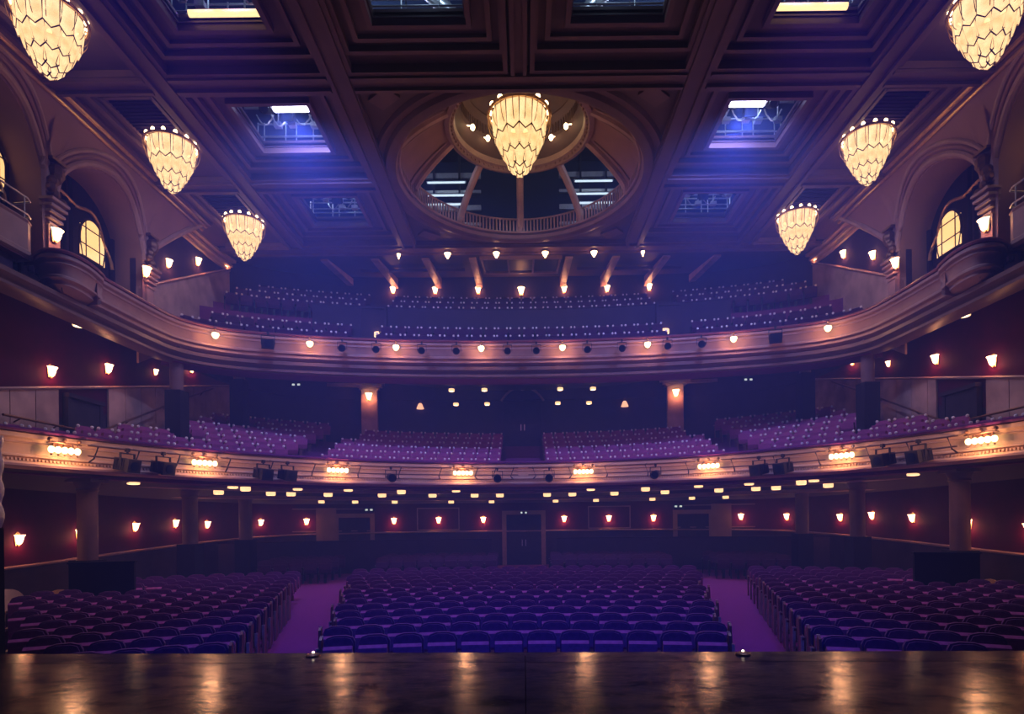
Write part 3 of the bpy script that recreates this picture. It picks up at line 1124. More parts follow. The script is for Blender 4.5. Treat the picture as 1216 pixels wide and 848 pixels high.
for sx in (-1, 1):
    for r in range(3):
        q = MB()
        xa, xb, ya, yb = sx * 9.35, sx * 12.25, YB[r + 1], YB[r + 2]
        q.box((sx * 11.45, (ya + yb) / 2, CEIL + 0.06), (4.2, yb - ya, 0.12))
        q.build('side_panel', M['ceiling'], ceil)
        # grille in the side strip
        q = MB()
        x0, x1, g0, g1 = 9.95, 11.3, ya + 0.55, ya + 2.3
        for x in (x0, x1):
            q.box((sx * x, (g0 + g1) / 2, CEIL - 0.06), (0.1, g1 - g0 + 0.1, 0.12))
        for y in (g0, g1):
            q.box((sx * (x0 + x1) / 2, y, CEIL - 0.06), (x1 - x0, 0.1, 0.12))
        q.build('grille_frame', M['beam'], ceil)
        q = MB()
        q.box((sx * (x0 + x1) / 2, (g0 + g1) / 2, CEIL - 0.015), (x1 - x0 - 0.1, g1 - g0 - 0.1, 0.02))
        for k in range(12):
            q.box((sx * (x0 + x1) / 2, g0 + 0.1 + k * (g1 - g0 - 0.2) / 11, CEIL - 0.04), (x1 - x0 - 0.1, 0.03, 0.03))
        q.build('grille', M['curtain'], ceil)
        for (xx, wd) in ((11.62, 0.14), (9.78, 0.10)):
            q = MB()
            q.box((sx * xx, (ya + yb) / 2, CEIL - 0.07), (wd, yb - ya - 0.5, 0.14))
            q.build('ceiling_moulding', M['beam'], ceil)
# centre field with the round hole
q = MB()
n = 96
ring_in, ring_out = [], []
x0, x1, y0, y1 = -4.65, 4.65, YB[2], YB[4]
for k in range(n + 1):
    a = 2 * pi * k / n
    dx, dy = sin(a), cos(a)
    ring_in.append((DOME[0] + DR * dx, DOME[1] + DR * dy, CEIL))
    sc = min((4.65 / abs(dx)) if abs(dx) > 1e-6 else 1e9, (((y1 - DOME[1]) if dy > 0 else (DOME[1] - y0)) / abs(dy)) if abs(dy) > 1e-6 else 1e9)
    ring_out.append((DOME[0] + sc * dx, DOME[1] + sc * dy, CEIL))
q.grid([ring_in, ring_out])
q.build('centre_field', M['ceiling'], ceil)


def beam(cx, cy, sx_, sy_, z=CEIL):
    q = MB()
    q.box((cx, cy, z - 0.09), (sx_, sy_, 0.18))
    if sx_ > sy_:
        q.box((cx, cy - sy_ * 0.36, z - 0.22), (sx_, 0.1, 0.1))
        q.box((cx, cy + sy_ * 0.36, z - 0.22), (sx_, 0.1, 0.1))
    else:
        q.box((cx - sx_ * 0.36, cy, z - 0.22), (0.1, sy_, 0.1))
        q.box((cx + sx_ * 0.36, cy, z - 0.22), (0.1, sy_, 0.1))
    return q.build('ceiling_beam', M['beam'], ceil)


for sx in (-1, 1):
    beam(sx * 4.65, 17.75, 0.62, 13.9)
    beam(sx * 9.35, 17.75, 0.62, 13.9)
    for y in YB[1:4]:
        beam(sx * 7.0, y, 4.08, 0.6)
        beam(sx * 10.95, y, 2.56, 0.6)
beam(0, YB[2], 8.68, 0.6)
beam(0, YB[1], 8.68, 0.6)
beam(0, (YB[1] + YB[2]) / 2, 0.42, 4.0)
beam(0, YB[4] + 0.15, 24.5, 0.8)
# fan ornaments in the spandrels of the centre field
for sx in (-1, 1):
    for sy in (-1, 1):
        q = MB()
        q.box((sx * 3.7, 20.0 + sy * 3.85, CEIL - 0.04), (0.75, 0.5, 0.08), sx * sy * -0.7)
        q.build('spandrel_ornament', M['beam'], ceil)

# rear ceiling over the upper balcony, rising to the back, with ribs
q = MB()
q.prism([(25.0, 13.3), (31.2, 14.5), (31.2, 14.65), (25.0, 13.45)], 'x', -14.6, 14.6)
q.build('rear_ceiling', M['ceiling'], ceil)
for sx in (-1, 1):
    for x in (2.15, 4.25, 6.5, 8.75):
        q = MB()
        q.prism([(26.2, 13.44), (30.4, 14.25), (30.4, 13.75), (30.1, 13.85), (26.2, 13.36)], 'x', *sorted((sx * (x - 0.16), sx * (x + 0.16))))
        q.build('ceiling_rib', M['dado'], ceil)
    q = MB()
    q.box((sx * 5.2, 28.4, 13.82), (5.0, 0.12, 0.12))
    q.build('ceiling_moulding', M['beam'], ceil)

# ================================================================ DOME
dome = thing('dome', 'round ceiling dome with glazed rear panels, ribs and an inner ring', 'dome', (0, 20.0, CEIL), kind='structure')
q = MB()
q.lathe([(DR, 0.02), (DR, -0.14), (DR + 0.12, -0.2), (DR + 0.3, -0.16), (DR + 0.38, -0.05), (DR + 0.6, -0.1), (DR + 0.68, 0.0)], 96)
q.build('outer_ring', M['beam'], dome, smooth=True)
q = MB()
q.lathe([(DR, -0.1), (DR - 0.06, 0.0), (DR, 0.08), (DR, 0.16)], 96)
q.build('gilt_lip', M['mauve'], dome, smooth=True)
IR, IZ = 2.42, 1.75


def dome_prof(t):
    # vault curve from the outer rim to the inner ring
    return (DR - (DR - IR) * (t ** 1.25), 0.12 + (IZ - 0.12) * (t ** 0.85))


SEC = radians(36)
for s in range(10):
    a0 = s * SEC
    mid = a0 + SEC / 2
    rear = cos(mid) > 0.25
    if not rear:
        q = MB()
        prof = [dome_prof(k / 8) for k in range(9)]
        q.lathe(prof, 10, a0=a0 + 0.02, a1=a0 + SEC - 0.02)
        q.build('dome_panel', M['dome'], dome, smooth=True)
        q = MB()
        pr = [dome_prof(k / 8) for k in range(1, 8)]
        for aa in (a0 + 0.09, a0 + SEC - 0.09):
            q.tube([((r - 0.03) * sin(aa), (r - 0.03) * cos(aa), z - 0.02) for r, z in pr], 0.035, 6)
        q.build('panel_moulding', M['mauve'], dome, smooth=True)
    q = MB()
    q.tube([((r - 0.02) * sin(a0), (r - 0.02) * cos(a0), z) for r, z in [dome_prof(k / 10) for k in range(11)]], 0.14, 8)
    q.build('rib', M['dado'], dome, smooth=True)
# balustrade on the rim, bars too many to count singly joined
q = MB()
for k in range(180):
    a = 2 * pi * k / 180
    q.box(((DR - 0.12) * sin(a), (DR - 0.12) * cos(a), 0.36), (0.06, 0.04, 0.52), -a)
tag(q.build('balustrade', M['dado'], dome), kind='stuff')
q = MB()
for z in (0.10, 0.62):
    q.tube([((DR - 0.12) * sin(2 * pi * k / 72), (DR - 0.12) * cos(2 * pi * k / 72), z) for k in range(72)], 0.035, 6, closed=True)
q.build('balustrade_rail', M['dado'], dome, smooth=True)
q = MB()
q.lathe([(IR + 0.12, IZ - 0.02), (IR + 0.1, IZ - 0.16), (IR - 0.05, IZ - 0.2), (IR - 0.1, IZ - 0.1), (IR - 0.2, IZ - 0.06), (IR - 0.24, IZ + 0.12), (IR + 0.12, IZ + 0.3), (IR + 0.14, IZ - 0.02)], 72)
q.build('inner_ring', M['mauve'], dome, smooth=True)
q = MB()
for k in range(72):
    a = 2 * pi * k / 72
    q.ball(((IR - 0.14) * sin(a), (IR - 0.14) * cos(a), IZ - 0.14), 0.045, 6, 4)
tag(q.build('bead_row', M['dome'], dome), kind='stuff')
q = MB()
q.lathe([(IR - 0.1, IZ + 0.2), (IR - 0.3, IZ + 0.6), (IR - 0.32, IZ + 0.7), (IR - 0.2, IZ + 0.75), (IR - 0.45, IZ + 1.15), (IR - 0.6, IZ + 1.3), (IR - 0.55, IZ + 1.4), (IR - 0.9, IZ + 1.8), (0.35, IZ + 2.0), (0.01, IZ + 2.0)], 60)
q.build('lantern', M['lantern'], dome, smooth=True)
q = MB()
for k in range(96):
    a = 2 * pi * k / 96
    q.box(((IR - 0.42) * sin(a), (IR - 0.42) * cos(a), IZ + 0.95), (0.03, 0.03, 0.4), -a)
tag(q.build('lattice', M['bronze'], dome), kind='stuff')
for k, a in enumerate([radians(d) for d in (38, 62, 118, 142, -38, -62, -118, -142)]):
    q = MB()
    q.ball(((IR - 0.55) * sin(a), (IR - 0.55) * cos(a), IZ + 0.55), 0.085, 8, 6, 1.3)
    q.tube([((IR - 0.55) * sin(a), (IR - 0.55) * cos(a), IZ + 0.6), ((IR - 0.3) * sin(a), (IR - 0.3) * cos(a), IZ + 0.7)], 0.02, 5)
    q.build('dome_bulb', M['bulb'], dome, smooth=True)

# ================================================================ ROOF VOID
void = thing('roof_void', 'dark steel roof space seen through the ceiling openings', 'roof', kind='structure')
q = MB()
q.box((0, 18, 18.2), (26, 18, 0.2))
q.box((0, 27.0, 16.0), (26, 0.2, 4.4))
q.box((0, 9.4, 16.0), (26, 0.2, 4.4))
q.box((-12.9, 18, 16.0), (0.2, 18, 4.4))
q.box((12.9, 18, 16.0), (0.2, 18, 4.4))
q.build('roof_lining', M['atticroof'], void)
for k, (y, z) in enumerate(((25.6, 14.6), (25.6, 15.3), (25.6, 16.0), (25.6, 16.7))):
    for sx in (-1, 1):
        q = MB()
        q.box((sx * 3.4, y, z), (3.4, 0.12, 0.22 if k % 2 else 0.12))
        q.build('roof_batten', M['steel'], void)
for sx in (-1, 1):
    for x in (2.6, 3.7, 4.6):
        q = MB()
        q.box((sx * x, 25.3, 15.7), (0.08, 0.08, 3.4))
        q.build('roof_post', M['black'], void)
for sx in (-1, 1):
    for k, (z, y) in enumerate(((15.65, 25.2), (16.2, 25.2), (15.1, 24.9))):
        t = thing('roof_tube_light', 'cold lit tube behind the dome opening, %s from the top on the %s' % (ORD[(1, 0, 2)[k]], SIDE[sx]), 'light', (sx * 3.15, y, z))
        q = MB()
        q.box((0, 0.05, 0.05), (1.7, 0.12, 0.05))
        q.build('housing', M['steel'], t)
        q = MB()
        q.tube([(-0.8, 0, 0), (0.8, 0, 0)], 0.04, 8)
        q.build('tube', M['tube_ice'], t, smooth=True)

# ================================================================ THEATRE SEATS


def seat_shapes():
    d = {}
    out = [(-.245, .44), (.245, .44), (.25, .84), (.21, .92), (.10, .955), (-.10, .955), (-.21, .92), (-.25, .84)]
    q = MB()
    q.prism(out, 'y', 0.02, 0.10)
    inn = [(x * .86, .47 + (z - .44) * .9) for x, z in out]
    q.prism(inn, 'y', -0.02, 0.03)
    q.v = [(x, y + (z - .44) * .2, z) for x, y, z in q.v]
    d['backrest'] = q.mesh('backrest', M['velvet'])
    q = MB()
    q.prism([(-.14, .40), (-.02, .40), (0.0, .46), (-.10, .80), (-.16, .84), (-.24, .80), (-.22, .55)], 'x', -.225, .225)
    d['seat'] = q.mesh('seat', M['toplitvelvet'])
    q = MB()
    q.box((-.272, -.12, .62), (.05, .42, .045))
    q.box((-.272, -.02, .32), (.04, .16, .6))
    d['armrest'] = q.mesh('armrest', M['wood'])
    q = MB()
    q.box((0, 0.0, .2), (.06, .12, .4))
    q.box((0, -.02, .015), (.22, .26, .03))
    q.box((0, -.03, .40), (.44, .12, .04))
    d['pedestal'] = q.mesh('pedestal', M['black'])
    q = MB()
    q.prism([(-.30, 0), (.10, 0), (.16, .9), (.08, .96), (-.02, .92), (-.10, .64), (-.30, .62)], 'x', -.02, .02, 0)
    q.box((0, -.31, .33), (.05, .03, .66), 0, 1)
    q.box((0, .16, .48), (.05, .03, .96), 0, 1)
    d['end_panel'] = q.mesh('end_panel', [M['wood'], M['steel']])
    # a whole seat in one mesh for the balconies
    q = MB()
    q.prism(out, 'y', 0.02, 0.10)
    q.v = [(x, y + (z - .44) * .2, z) for x, y, z in q.v]
    q.prism([(-.14, .40), (-.02, .40), (0.0, .46), (-.10, .78), (-.24, .78), (-.22, .55)], 'x', -.225, .225, 1)
    q.box((-.272, -.10, .62), (.05, .40, .045), 0, 2)
    q.box((-.272, -.02, .30), (.04, .14, .6), 0, 2)
    q.box((0, 0, .2), (.10, .12, .4), 0, 2)
    d['whole'] = q.mesh('balcony_seat', [M['litrosevelvet'], M['litrosevelvet'], M['wood']])
    d['whole_data'] = (list(q.v), list(q.f), list(q.m))
    d['whole_dark'] = q.mesh('gallery_seat', [M['shadevelvet'], M['shadevelvet'], M['black']])
    q = MB()
    q.ball((0, 0, 0), .05, 6, 4)
    d['knob'] = q.mesh('knob', M['knob'])
    q = MB()
    for s in (-1, 1):
        q.ball((s * .19, .115, .945), .05, 6, 4)
    d['knob_data'] = (list(q.v), list(q.f), list(q.m))
    return d


SH = seat_shapes()
COLS = [(sx * ta * y, y) for sx in (-1, 1) for ta, y in ((0.740, 16.6), (0.566, 21.0), (0.472, 24.2))] + [(sx * .715 * 15.6 + e, 15.6) for sx in (-1, 1) for e in (-.5, 0, .5)]
seats = []          # (distance, x, y, z, rz, label, group, end side)
for i in range(14):
    r = 15.9 + .8 * i
    z = stalls_floor_z(r)
    xe = 3.45 + (5.95 - 3.45) * i / 13
    n = int(2 * xe / .555)
    for k in range(n):
        s = (k - (n - 1) / 2) * .555
        a = s / r
        x, y = r * sin(a), -6 + r * cos(a)
        if k < n / 2:
            lab = 'purple tip-up seat, %s from the left aisle, %s row of centre stalls' % (ORD[k], ORD[i])
        else:
            lab = 'purple tip-up seat, %s from the right aisle, %s row of centre stalls' % (ORD[n - 1 - k], ORD[i])
        seats.append((y, x, y, z, -a, lab, 'seats in the centre stalls block', 0 if k == 0 else (1 if k == n - 1 else None)))
    xi = 4.62 + (7.3 - 4.62) * i / 13
    a0 = math.asin(xi / r)
    for sx in (-1, 1):
        for k in range(16):
            a = a0 + (k + .5) * .555 / r
            x, y = r * sin(a), -6 + r * cos(a)
            if y < 8.35 or x > 12.5 or any(math.hypot(sx * x - c[0], y - c[1]) < .62 for c in COLS):
                continue
            lab = 'purple tip-up seat, %s from the aisle, %s row of %s stalls block' % (ORD[k], ORD[i], SIDE[sx])
            seats.append((y, sx * x, y, z, -sx * a, lab, 'seats in the %s stalls block' % SIDE[sx], (1 if sx < 0 else 0) if k == 0 else None))
seats.sort(key=lambda s: (s[0], s[1]))
vis = [s for s in seats if abs(s[1]) / s[2] * 700 < 600]
near, far = vis[:300], vis[300:]
for d_, x, y, z, rz, lab, grp, end in near:
    t = thing('theatre_seat', lab, 'seat', (x, y, z), rz, grp)
    for nm in ('seat', 'backrest', 'armrest', 'pedestal'):
        link(nm, SH[nm], t)
    if end is not None:
        link('end_panel', SH['end_panel'], t, (-.29 if end == 0 else .29, 0, 0))
wd = SH['whole_data']
kd = SH['knob_data']


def join_seats(lst, name, label, mats, knobs):
    q = MB()
    for s in lst:
        x0, y0, z0, rz = s[1], s[2], s[3], s[4]
        c, sn = cos(rz), sin(rz)
        for data, off in ((wd, 0), (kd, 3)) if knobs else ((wd, 0),):
            k = len(q.v)
            q.v += [(x0 + x * c - y * sn, y0 + x * sn + y * c, z0 + z) for x, y, z in data[0]]
            q.f += [tuple(i + k for i in f) for f in data[1]]
            q.m += [m + off for m in data[2]]
    o = q.build(name, mats)
    return tag(o, label, 'seats', kind='stuff')


rear = []
for k in range(3):
    r = 30.6 + .9 * k
    n = int(21.5 / .555)
    for j in range(n):
        a = (j - (n - 1) / 2) * .555 / r
        x, y = r * sin(a), -6 + r * cos(a)
        if abs(x) < 1.0 or abs(abs(x) - 6.9) < .6 or any(math.hypot(x - c[0], y - c[1]) < .62 for c in COLS):
            continue
        rear.append((y, x, y, stalls_floor_z(r), -a))
join_seats(far, 'stalls_seats', 'rows of purple seats in the rear half of the stalls blocks', [M['velvet'], M['toplitvelvet'], M['wood']], False)
join_seats(rear, 'rear_stalls_seats', 'dark rows of seats under the lower balcony at the back of the stalls', [M['shadevelvet'], M['shadevelvet'], M['black']], False)

# lower balcony seats
cs = []
for k in range(CROWS):
    r = CR + .28 + .86 * k + .5
    z = crow_z(k)
    for sx in (-1, 1):
        n = int((7.55 - .95) / .555)
        kk = 0
        a = math.asin(.95 / r) + .28 / r
        if k < 6:
            while r * sin(a) < 7.6:
                cs.append((11.2 + r * cos(a), sx * r * sin(a), 11.2 + r * cos(a), z, -sx * a,
                           'purple balcony seat with pale knobs, %s from the centre steps, %s row, %s centre block' % (ORD[kk], ORD[k], SIDE[sx]), 'seats in the lower balcony centre blocks'))
                a += .555 / r
                kk += 1
        a = math.asin((9.0 + .0 * k) / r) + .28 / r
        kk = 0
        while a < radians(79):
            x, y = r * sin(a), 11.2 + r * cos(a)
            if abs(x) < 13.1 and r < 18.8 and abs(x) / y * 700 < 640 and not any(math.hypot(x - c[0], y - c[1]) < .72 for c in ((.586 * 21.0, 21.0), (.48 * 24.5, 24.5))):
                cs.append((y, sx * x, y, z, -sx * a, 'purple balcony seat with pale knobs, %s from the inner aisle, %s row, %s side block' % (ORD[kk], ORD[k], SIDE[sx]), 'seats in the lower balcony side blocks'))
            a += .555 / r
            kk += 1
cs.sort(key=lambda s: (s[0], s[1]))
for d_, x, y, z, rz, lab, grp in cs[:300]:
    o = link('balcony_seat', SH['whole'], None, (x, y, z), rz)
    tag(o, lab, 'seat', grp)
    for s_ in (-1, 1):
        link('knob', SH['knob'], o, (s_ * .19, .115, .945))
if len(cs) > 300:
    join_seats(cs[300:], 'balcony_seats', 'rearmost purple seats of the lower balcony with pale knobs', [M['litrosevelvet'], M['litrosevelvet'], M['wood'], M['knob']], True)

# upper balcony seats
us = []
for ri, (off, z) in enumerate(BROWS + BREAR):
    line = resample(offset_path(rear_line, off + .02), 400)
    L = [0.0]
    for p, q_ in zip(line, line[1:]):
        L.append(L[-1] + math.hypot(q_[0] - p[0], q_[1] - p[1]))
    n = int(L[-1] / .56)
    for sx in (-1, 1):
        kk = 0
        for k in range(n // 2):
            s = L[-1] / 2 + sx * (k + .5) * .56
            j = min(range(len(L)), key=lambda i: abs(L[i] - s))
            p = line[j]
            pa, pb = line[max(0, j - 1)], line[min(len(line) - 1, j + 1)]
            wll = at_bearing(balc_wall, p[0] / p[1])
            if 5.95 < abs(p[0]) < 7.15 or wll is None or wll[0][1] - p[1] < .7 or abs(p[0]) > 12.7:
                continue
            us.append((p[1], p[0], p[1], z, atan2(pb[1] - pa[1], pb[0] - pa[0]),
                       'dark upper balcony seat, %s from the centre line on the %s, %s row' % (ORD[kk], SIDE[sx], ORD[ri]), 'seats in the upper balcony'))
            kk += 1
us.sort(key=lambda s: (s[0], s[1]))
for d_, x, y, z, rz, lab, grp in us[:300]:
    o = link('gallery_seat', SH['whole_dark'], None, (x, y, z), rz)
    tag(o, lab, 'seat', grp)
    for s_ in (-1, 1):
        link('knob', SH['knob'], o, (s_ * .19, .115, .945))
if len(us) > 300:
    join_seats(us[300:], 'gallery_seats', 'rearmost seats of the upper balcony', [M['shadevelvet'], M['shadevelvet'], M['black'], M['knob']], True)
# centre steps of the lower balcony
q = MB()
for k in range(6):
    q.box((0, CC[1] + CR + .55 + .86 * k, crow_z(k) + .09), (1.6, .42, .17))
tag(q.build('aisle_steps', M['stepcarpet'], circle), kind='stuff')
q = MB()
q.tube([(-.75, CC[1] + CR + .35, crow_z(0) + .55), (.75, CC[1] + CR + .35, crow_z(0) + .55)], .025, 6)
for s in (-.75, .75):
    q.tube([(s, CC[1] + CR + .35, crow_z(0)), (s, CC[1] + CR + .35, crow_z(0) + .55)], .02, 6)
tag(q.build('aisle_barrier', M['steel']), 'thin steel barrier at the foot of the lower balcony centre steps', 'barrier')

# ================================================================ CHANDELIERS


def hexpanel(w, top, bot, pt, pb):
    """a lamp glass: elongated hexagon, dark rim, slightly domed; in local x (across), z."""
    o = [(-w / 2, top), (0, top + pt), (w / 2, top), (w / 2, bot), (0, bot - pb), (-w / 2, bot)]
    cz = (top + bot) / 2
    n = [(x * .95, z - .02 if z > cz else z + .034) for x, z in o]
    q = MB()
    q.add([(x, 0, z) for x, z in o] + [(x, -.016, z) for x, z in n], [(i, (i + 1) % 6, 6 + (i + 1) % 6, 6 + i) for i in range(6)], 1)
    q.add([(x, -.016, z) for x, z in n] + [(0, -.045, cz)], [(i, (i + 1) % 6, 6) for i in range(6)], 0)
    return q.mesh('glass_panel', [M['panelglow'], M['bronze']])


TIERS = [(13, .82, .76, .02, -.70, 0.0, .16), (12, .72, .54, -.60, -1.20, 0.0, .16), (8, .47, .31, -1.10, -1.60, 0.0, .15), (5, .20, .11, -1.52, -1.80, 0.0, .10)]
PAN = [hexpanel(2 * r0 * math.tan(pi / n) * .97, zt, zb, pt, pb) for n, r0, r1, zt, zb, pt, pb in TIERS]


def chandelier(x, y, ztop, s, label, power, stem):
    t = thing('chandelier', label, 'chandelier', (x, y, ztop), 0, 'tiered glass chandeliers')
    t.scale = (s, s, s)
    q = MB()
    q.lathe([(.97, -.05), (1.0, 0.0), (.97, .05), (.92, .05), (.90, 0.0), (.92, -.05), (.97, -.05)], 32)
    for k in range(8):
        a = pi * k / 4
        q.tube([(.95 * sin(a), .95 * cos(a), 0), (.1 * sin(a), .1 * cos(a), .12)], .018, 5)
    q.build('crown_ring', M['gold'], t, smooth=True)
    q = MB()
    q.tube([(0, 0, .1), (0, 0, stem / s)], .03, 8)
    q.ball((0, 0, .12), .13, 10, 6)
    q.build('stem', M['gold'], t, smooth=True)
    q = MB()
    for k in range(16):
        a = 2 * pi * (k + .5) / 16
        pts = [((1.0 - .26 * (j / 5) ** 1.6) * sin(a), (1.0 - .26 * (j / 5) ** 1.6) * cos(a), -.62 * sin(j / 5 * pi / 2)) for j in range(6)]
        q.tube(pts, .012, 4)
    q.build('basket_strands', M['gold'], t)
    q = MB()
    for n, r0, r1, zt, zb, pt, pb in TIERS:
        q.tube([(r0 * .95 * sin(2 * pi * k / 24), r0 * .95 * cos(2 * pi * k / 24), zt - .05) for k in range(24)], .02, 5, closed=True)
    q.build('tier_frame', M['bronze'], t)
    for ti, (n, r0, r1, zt, zb, pt, pb) in enumerate(TIERS):
        for k in range(n):
            a = 2 * pi * (k + (.5 if ti % 2 else 0)) / n
            o = link('glass_panel', PAN[ti], t, (r0 * sin(a), r0 * cos(a), 0))
            # lean inwards towards the foot
            lean = math.atan2(r0 - r1, zt - zb)
            o.matrix_local = Matrix.Translation((r0 * sin(a), r0 * cos(a), zt)) @ Matrix.Rotation(pi - a, 4, 'Z') @ Matrix.Rotation(lean, 4, 'X') @ Matrix.Translation((0, 0, -zt))
    bm_ = bulb_mesh
    for k in range(14):
        a = 2 * pi * (k + .5) / 14
        link('bulb', bm_, t, (.90 * sin(a), .90 * cos(a), .10))
    lamp('chandelier_light', 'POINT', (0, 0, .12), power, WARM, .25, parent=t)
    return t


q = MB()
q.ball((0, 0, 0), .075, 8, 6, 1.25)
bulb_mesh = q.mesh('bulb', M['bulb'], smooth=True)
chandelier(0, 20.0, 15.42, 1.10, 'largest tiered glass chandelier, hanging inside the ceiling dome', 9, 1.6)
for sx in (-1, 1):
    for k, y in enumerate((13.2, 17.8, 22.4)):
        chandelier(sx * 10.5, y, 13.12, .76, 'tiered glass chandelier by the %s wall, %s from the stage' % (SIDE[sx], ORD[k]), 26, .24)

# ================================================================ WALL SCONCES


def half_shade():
    q = MB()
    q.lathe([(.05, -.17), (.10, -.10), (.13, .0), (.15, .10), (.19, .15), (.17, .15), (.13, .10)], 10, (0, -.02, 0), 0, pi / 2, 3 * pi / 2)
    return q.mesh('shade', M['shade'], smooth=True)


q = MB()
q.prism([(-.09, -.22), (.09, -.22), (.12, 0), (.09, .2), (0, .27), (-.09, .2), (-.12, 0)], 'y', -.025, 0)
q.ball((0, -.03, -.2), .05, 8, 5)
plate_mesh = q.mesh('back_plate', M['gold'], smooth=True)
shade_mesh = half_shade()


def sconce(p, d, z, label, group, power=5.0, s=1.0, out=0.0, color=AMBER):
    nrm = Vector((d.y, -d.x))          # towards the house
    t = thing('wall_sconce', label, 'sconce', (p[0] + nrm.x * (out + .005), p[1] + nrm.y * (out + .005), z), atan2(d.y, d.x), group)
    s *= .82
    t.scale = (s, s, s)
    link('back_plate', plate_mesh, t)
    link('shade', shade_mesh, t, (0, -.03, 0))
    if power:
        lamp('sconce_light', 'POINT', (0, -.20, -.16), power * 1.3, color, .07, parent=t)
    return t


for sx in (-1, 1):
    for k, (u, z) in enumerate(((48, 1.80), (101, 1.80), (154, 1.79), (258, 1.80), (313, 1.77), (377, 1.70), (415, 1.75), (463, 1.64), (530, 1.45), (602, 1.34))):
        r = at_bearing(wl, sx * u / 700)
        sconce(r[0], r[1], z, 'glowing sconce on the red stalls wall, %s to the %s of the centre doors' % (ORD[k], SIDE[sx]), 'sconces on the stalls wall', 9, .95)
    for k, (u, z) in enumerate(((361, 8.55), (395, 8.08), (438, 7.35), (495, 6.83), (563, 6.14))):
        r = at_bearing(circle_wall, sx * u / 700)
        sconce(r[0], r[1], z if True else 0, 'glowing sconce on the %s lower balcony wall, %s counting from the back' % (SIDE[sx], ORD[k]), 'sconces on the lower balcony side walls', 9 if k != 2 else 2.0, 1.0 if k != 2 else .7, .05)
    r = at_bearing(circle_wall, sx * 181 / 700)
    sconce(r[0], r[1], 8.12, 'bright sconce on the pale pilaster at the %s back of the lower balcony' % SIDE[sx], None, 13, 1.15, .40)
    # dim brass lanterns beside the circle doors
    r = at_bearing(circle_wall, sx * 121 / 700)
    t = thing('wall_lantern', 'dim pinkish lantern on the back wall of the lower balcony, %s of the doors' % SIDE[sx], 'lantern', (r[0][0], r[0][1], 7.7), atan2(r[1].y, r[1].x))
    q = MB()
    q.lathe([(.06, .14), (.10, .1), (.20, -.14), (.0, -.16)], 10, (0, -.18, 0))
    q.build('shade', M['shade_dim'], t, smooth=True)
    q = MB()
    q.tube([(0, 0, .3), (0, -.18, .32), (0, -.18, .12)], .02, 6)
    q.box((0, -.01, .25), (.12, .02, .22))
    q.build('bracket', M['bronze'], t)
    # upper balcony rear wall and side walls
    for k, u in enumerate((51, 102, 152)):
        r = at_bearing(balc_wall, sx * u / 700)
        sconce(r[0], r[1], 13.68, 'glowing sconce on the upper balcony back wall, %s %s of the centre one' % (ORD[k], SIDE[sx]), 'sconces on the upper balcony back wall', 11, 1.0)
    for k, (u, z) in enumerate(((351, 13.1), (385, 12.4), (420, 11.45))):
        r = at_bearing(balc_wall, sx * u / 700)
        sconce(r[0], r[1], z, 'glowing sconce on the upper balcony side wall, %s, %s from the back' % (SIDE[sx], ORD[k]), 'sconces on the upper balcony side walls', (3, 9, 9)[k], (.7, 1, 1)[k])
    for y, z, nm in ((16.28, 9.72, 'between the two arched niches'), (20.15, 10.35, 'beyond the farther arched niche')):
        sconce((sx * 12.9, y), Vector((0, 1)) if sx < 0 else Vector((0, -1)), z, 'bright sconce on the %s wall pier %s' % (SIDE[sx], nm), None, 6, 1.15, .02)
r = at_bearing(balc_wall, 0.0)
sconce(r[0] if r else (0, 30.6), r[1] if r else Vector((1, 0)), 13.62, 'glowing centre sconce on the upper balcony back wall below the projection port', None, 14, 1.2, .02)

# ================================================================ LAMPS AND SPOTLIGHTS ON THE BALCONY FRONTS
q = MB()
q.ball((0, 0, 0), .075, 8, 6, 1.2)
front_bulb = q.mesh('glass_bulb', M['frontbulb'], smooth=True)
q = MB()
q.tube([(-.42, 0, .17), (-.2, -.03, .19), (0, -.04, .17), (.2, -.03, .19), (.42, 0, .17)], .022, 6)
for x in (-.36, 0, .36):
    q.ball((x, -.01, .26), .055, 7, 5)
    q.tube([(x, 0, .17), (x, -.01, .25)], .02, 5)
q.box((0, .06, .12), (.5, .04, .1))
q.tube([(0, .1, .12), (0, 0, .17)], .03, 6)
for x in (-.32, -.16, 0, .16, .32):
    q.tube([(x, 0, .17), (x, 0, .07)], .015, 5)
    q.ball((x, 0, -.13), .028, 6, 4)
crown_mesh = q.mesh('crown_bracket', M['bronze'], smooth=True)
for sx in (-1, 1):
    for k, u in enumerate((72, 222, 382, 551)):
        p, d = at_bearing(circle_front, sx * u / 700)
        n_ = Vector((d.y, -d.x))
        t = thing('front_lamp', 'cluster lamp of glass bulbs on lower balcony front, %s from centre on the %s' % (ORD[k], SIDE[sx]), 'lamp',
                  (p[0] + n_.x * .22, p[1] + n_.y * .22, 3.64), atan2(d.y, d.x), 'cluster lamps on the lower balcony front')
        link('crown_bracket', crown_mesh, t)
        for x in (-.32, -.16, 0, .16, .32):
            link('glass_bulb', front_bulb, t, (x, 0, 0))
        lamp('lamp_glow', 'POINT', (0, -.24, -.02), 55, WARM, .12, parent=t)
q = MB()
q.lathe([(.02, -.13), (.08, -.1), (.13, 0), (.12, .06), (.04, .08)], 10)
bowl_mesh = q.mesh('glass_bowl', M['frontbulb'], smooth=True)
q = MB()
q.tube([(0, .22, .16), (0, .1, .24), (0, 0, .2), (0, 0, .06)], .018, 6)
q.ball((0, 0, .22), .05, 7, 5)
arm_mesh = q.mesh('bracket', M['bronze'], smooth=True)
